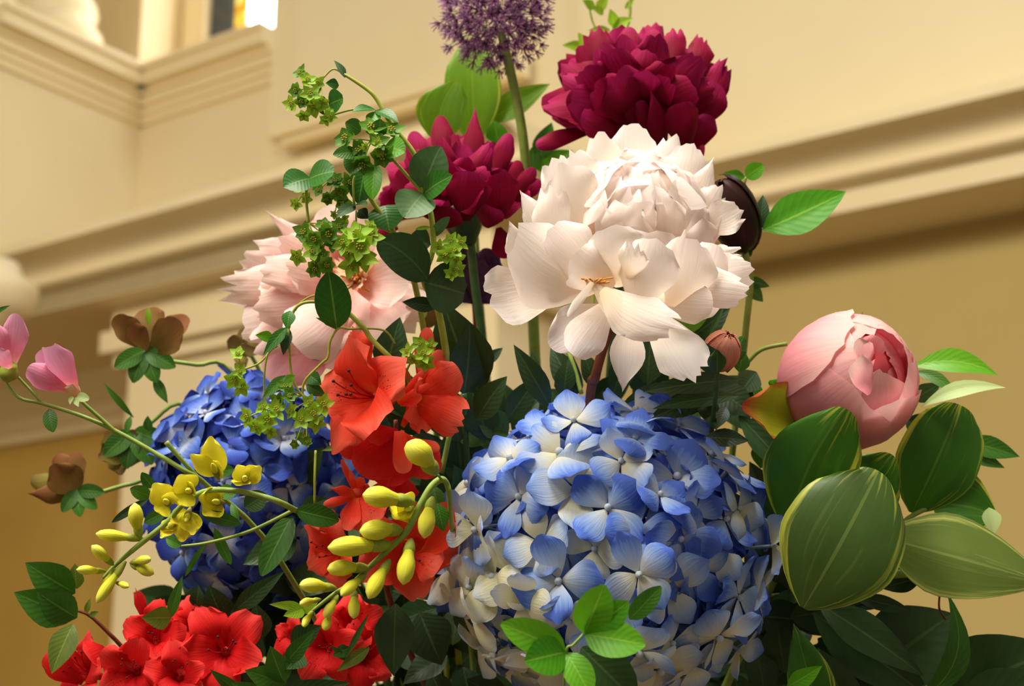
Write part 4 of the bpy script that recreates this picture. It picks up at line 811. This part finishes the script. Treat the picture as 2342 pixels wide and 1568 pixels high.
# ------------------------------------------------------------------ hellebores
def lobed(t,x,y,d,s,mat,ang=0):
    for a in (-60,-20,20,60):
        r=math.radians(a+ang); t.leaf((x,y,d),(x+math.sin(r)*s,y+math.cos(r)*s,d-.006),s*.55,mat,prof='oval')
t=Thing('hellebore','brown cup-shaped hellebore facing up at the upper left before the cornice','flower',P(950,1740,1.05),'hellebores'); d=.97
t.stem([(344,805,d),(375,822,d),(450,834,d),(532,851,.985),(700,1100,1.0),(950,1740,1.05)],[4,5,5,5,6,7],'stem')
hand(t,[((344,800,.965),(262,724,.955),66,{'cup':.7}),((348,800,.955),(415,738,.94),90,{'cup':.6,'side':.05}),((344,795,.975),(340,705,.99),92,{'cup':.6}),((350,800,.97),(428,722,.985),60,{'cup':.6}),((340,802,.955),(300,742,.945),50,{})],'helle','tepal')
t.leaf((340,745,.96),(340,700,.96),16,'leaflime',prof='lance'); lobed(t,332,800,.955,80,'leafmid'); t.leaf((352,860,.955),(384,922,.95),26,'leafmid',prof='lance'); t.stem([(348,800,.96),(352,850,.958),(356,880,.956)],4,'stem','stalk')
t=Thing('hellebore','brown nodding hellebore at the far left below the pink primrose','flower',P(900,1740,1.05),'hellebores'); d=.98
t.stem([(180,1130,d),(207,1132,d),(306,1105,.985),(420,1100,1.0),(600,1400,1.02),(900,1740,1.05)],5,'stem')
hand(t,[((178,1128,.975),(118,1062,.955),92,{'prof':'round','cup':-.7}),((170,1130,.975),(62,1128,.965),48,{'prof':'point'}),((180,1120,.98),(172,1030,.985),46,{}),((175,1115,.99),(128,1040,.995),60,{}),((160,1120,.985),(70,1096,.985),50,{'mat':'helleg'})],'helle','tepal')
lobed(t,178,1120,.968,62,'leafmid',25)
t=Thing('hellebore','olive open-faced hellebore touching the left side of the deep blue hydrangea','flower',P(980,1740,1.05),'hellebores'); d=.98
t.stem([(290,1010,d),(344,967,.98),(429,929,.99),(560,1100,1.03),(980,1740,1.05)],5,'stem')
for i in range(5):
    a=i*1.2566+.3; t.blade('tepal',(278,1030,.975),(278+math.cos(a)*56,1030+math.sin(a)*56,.962),66,'helleg',(-.2,.1,1),prof='round',cup=.5,tr=.2)
t.part('flower_heart',ball(P(278,1030,.965),px(12,.97),8,5),'leaflime'); lobed(t,305,985,.965,88,'leafmid',10); t.leaf((306,955,.96),(236,874,.955),16,'leafmid',prof='lance'); t.leaf((300,950,.958),(288,995,.955),16,'leafmid',prof='lance'); t.leaf((340,985,.96),(338,950,.958),22,'leafmid')
t=Thing('hellebore','dim brown hellebore just behind the lower petals of the pale pink peony','flower',P(1020,1740,1.05),'hellebores'); d=1.01
t.stem([(565,810,d),(620,900,1.02),(1020,1740,1.05)],5,'stem')
hand(t,[((566,815,1.01),(526,770,1.0),44,{}),((566,815,1.01),(560,750,1.01),50,{}),((566,815,1.0),(600,765,1.0),46,{}),((566,818,1.0),(540,830,.99),40,{}),((566,815,.995),(572,790,.985),50,{})],'helleg','tepal')
t=Thing('hellebore','dusky purple hellebore hidden under the smaller burgundy peony beside the white peony','flower',P(1120,1740,1.05),'hellebores')
t.stem([(1080,690,1.0),(1090,800,1.0),(1120,1740,1.05)],6,'stemr')
hand(t,[((1085,680,1.0),(1050,560,.985),80,{}),((1090,680,1.0),(1125,570,.985),80,{}),((1085,690,.995),(1030,640,.98),70,{}),((1095,690,.995),(1140,650,.98),70,{}),((1088,685,.99),(1088,590,.975),70,{})],'plum','tepal')
t.leaf((960,690,.97),(935,735,.965),60,'olive',prof='round'); t.leaf((1000,740,1.0),(950,700,.99),60,'helle')

# ------------------------------------------------------------------ pink evening primrose
t=Thing('evening_primrose_stem','slender stem at the far left with two pink papery blossoms','flower',P(900,1740,.95))
d=.83
t.stem([(900,1740,.95),(640,1280,.87),(478,1113,.84),(421,1075,d),(344,1029,d),(268,987,d),(191,952,d),(96,922,d),(46,910,d),(18,880,d),(10,858,d)],[7,6,5,5,4.6,4.6,4,3.6,3.4,3.2,3],'stem')
t.stem([(268,990,d),(230,956,.828),(188,918,.826),(172,896,.826)],[4.4,4.6,4,3.4],'stem','stalk'); t.stem([(96,922,d),(70,892,d),(42,862,d)],3.2,'stem','stalk'); t.stem([(460,1100,.838),(444,1082,.834),(410,1045,.83),(380,1010,.828)],[4,5,5,6],'stem','stalk')
hand(t,[((172,895,.828),(92,800,.818),86,{'cup':-.9,'prof':'obov'}),((172,893,.822),(62,842,.81),70,{'cup':-.9}),((174,892,.82),(110,792,.808),80,{'cup':-1.0,'jag':.1}),((172,893,.83),(80,830,.835),90,{'cup':.8})],'pink')
t.part('flower_base',pod(P(182,908,.825),P(158,876,.82),px(32,.82),[(0,.3),(.4,.8),(1,1)]),'cream'); t.leaf((176,905,.82),(204,912,.815),22,'palegreen',prof='round',name='sepal'); t.leaf((172,908,.82),(180,930,.815),16,'palegreen',name='sepal'); t.leaf((165,905,.82),(160,925,.815),12,'palegreen',name='sepal')
hand(t,[((28,840,.83),(36,716,.825),66,{'prof':'obov','tr':.35}),((20,840,.825),(-30,740,.82),70,{}),((24,842,.82),(-12,800,.81),50,{})],'pink')
t.part('flower_base',pod(P(14,870,.828),P(26,832,.825),px(48,.825),[(0,.4),(.4,1),(1,.6)]),'calyx'); t.leaf((112,935,.83),(122,988,.825),34,'leafmid',prof='oval'); t.leaf((-20,720,.83),(24,698,.825),12,'leafmid',prof='lance')

# ------------------------------------------------------------------ leafy greenery filling the heart of the arrangement
def greenery(label,root,items,mat='leafdark',stempts=None,extra=None,seed=1):
    random.seed(seed); t=Thing('leafy_stem',label,'leaves',P(*root),'leafy filler stems')
    if stempts: t.stem(stempts,7,'stemd')
    for b,e,w in items: t.leaf(b,e,w,mat,face=(J(.5),.3+J(.3),1))
    if extra:
        x0,x1,y0,y1,d0,d1,n,l=extra
        for i in range(n):
            x=random.uniform(x0,x1);y=random.uniform(y0,y1);dd=random.uniform(d0,d1);a=random.uniform(0,6.28)
            t.leaf((x,y,dd),(x+math.cos(a)*l,y+math.sin(a)*l*.8,dd-.01+J(.02)),l*.55,mat,face=(J(.6),.4+J(.4),1))
    return t
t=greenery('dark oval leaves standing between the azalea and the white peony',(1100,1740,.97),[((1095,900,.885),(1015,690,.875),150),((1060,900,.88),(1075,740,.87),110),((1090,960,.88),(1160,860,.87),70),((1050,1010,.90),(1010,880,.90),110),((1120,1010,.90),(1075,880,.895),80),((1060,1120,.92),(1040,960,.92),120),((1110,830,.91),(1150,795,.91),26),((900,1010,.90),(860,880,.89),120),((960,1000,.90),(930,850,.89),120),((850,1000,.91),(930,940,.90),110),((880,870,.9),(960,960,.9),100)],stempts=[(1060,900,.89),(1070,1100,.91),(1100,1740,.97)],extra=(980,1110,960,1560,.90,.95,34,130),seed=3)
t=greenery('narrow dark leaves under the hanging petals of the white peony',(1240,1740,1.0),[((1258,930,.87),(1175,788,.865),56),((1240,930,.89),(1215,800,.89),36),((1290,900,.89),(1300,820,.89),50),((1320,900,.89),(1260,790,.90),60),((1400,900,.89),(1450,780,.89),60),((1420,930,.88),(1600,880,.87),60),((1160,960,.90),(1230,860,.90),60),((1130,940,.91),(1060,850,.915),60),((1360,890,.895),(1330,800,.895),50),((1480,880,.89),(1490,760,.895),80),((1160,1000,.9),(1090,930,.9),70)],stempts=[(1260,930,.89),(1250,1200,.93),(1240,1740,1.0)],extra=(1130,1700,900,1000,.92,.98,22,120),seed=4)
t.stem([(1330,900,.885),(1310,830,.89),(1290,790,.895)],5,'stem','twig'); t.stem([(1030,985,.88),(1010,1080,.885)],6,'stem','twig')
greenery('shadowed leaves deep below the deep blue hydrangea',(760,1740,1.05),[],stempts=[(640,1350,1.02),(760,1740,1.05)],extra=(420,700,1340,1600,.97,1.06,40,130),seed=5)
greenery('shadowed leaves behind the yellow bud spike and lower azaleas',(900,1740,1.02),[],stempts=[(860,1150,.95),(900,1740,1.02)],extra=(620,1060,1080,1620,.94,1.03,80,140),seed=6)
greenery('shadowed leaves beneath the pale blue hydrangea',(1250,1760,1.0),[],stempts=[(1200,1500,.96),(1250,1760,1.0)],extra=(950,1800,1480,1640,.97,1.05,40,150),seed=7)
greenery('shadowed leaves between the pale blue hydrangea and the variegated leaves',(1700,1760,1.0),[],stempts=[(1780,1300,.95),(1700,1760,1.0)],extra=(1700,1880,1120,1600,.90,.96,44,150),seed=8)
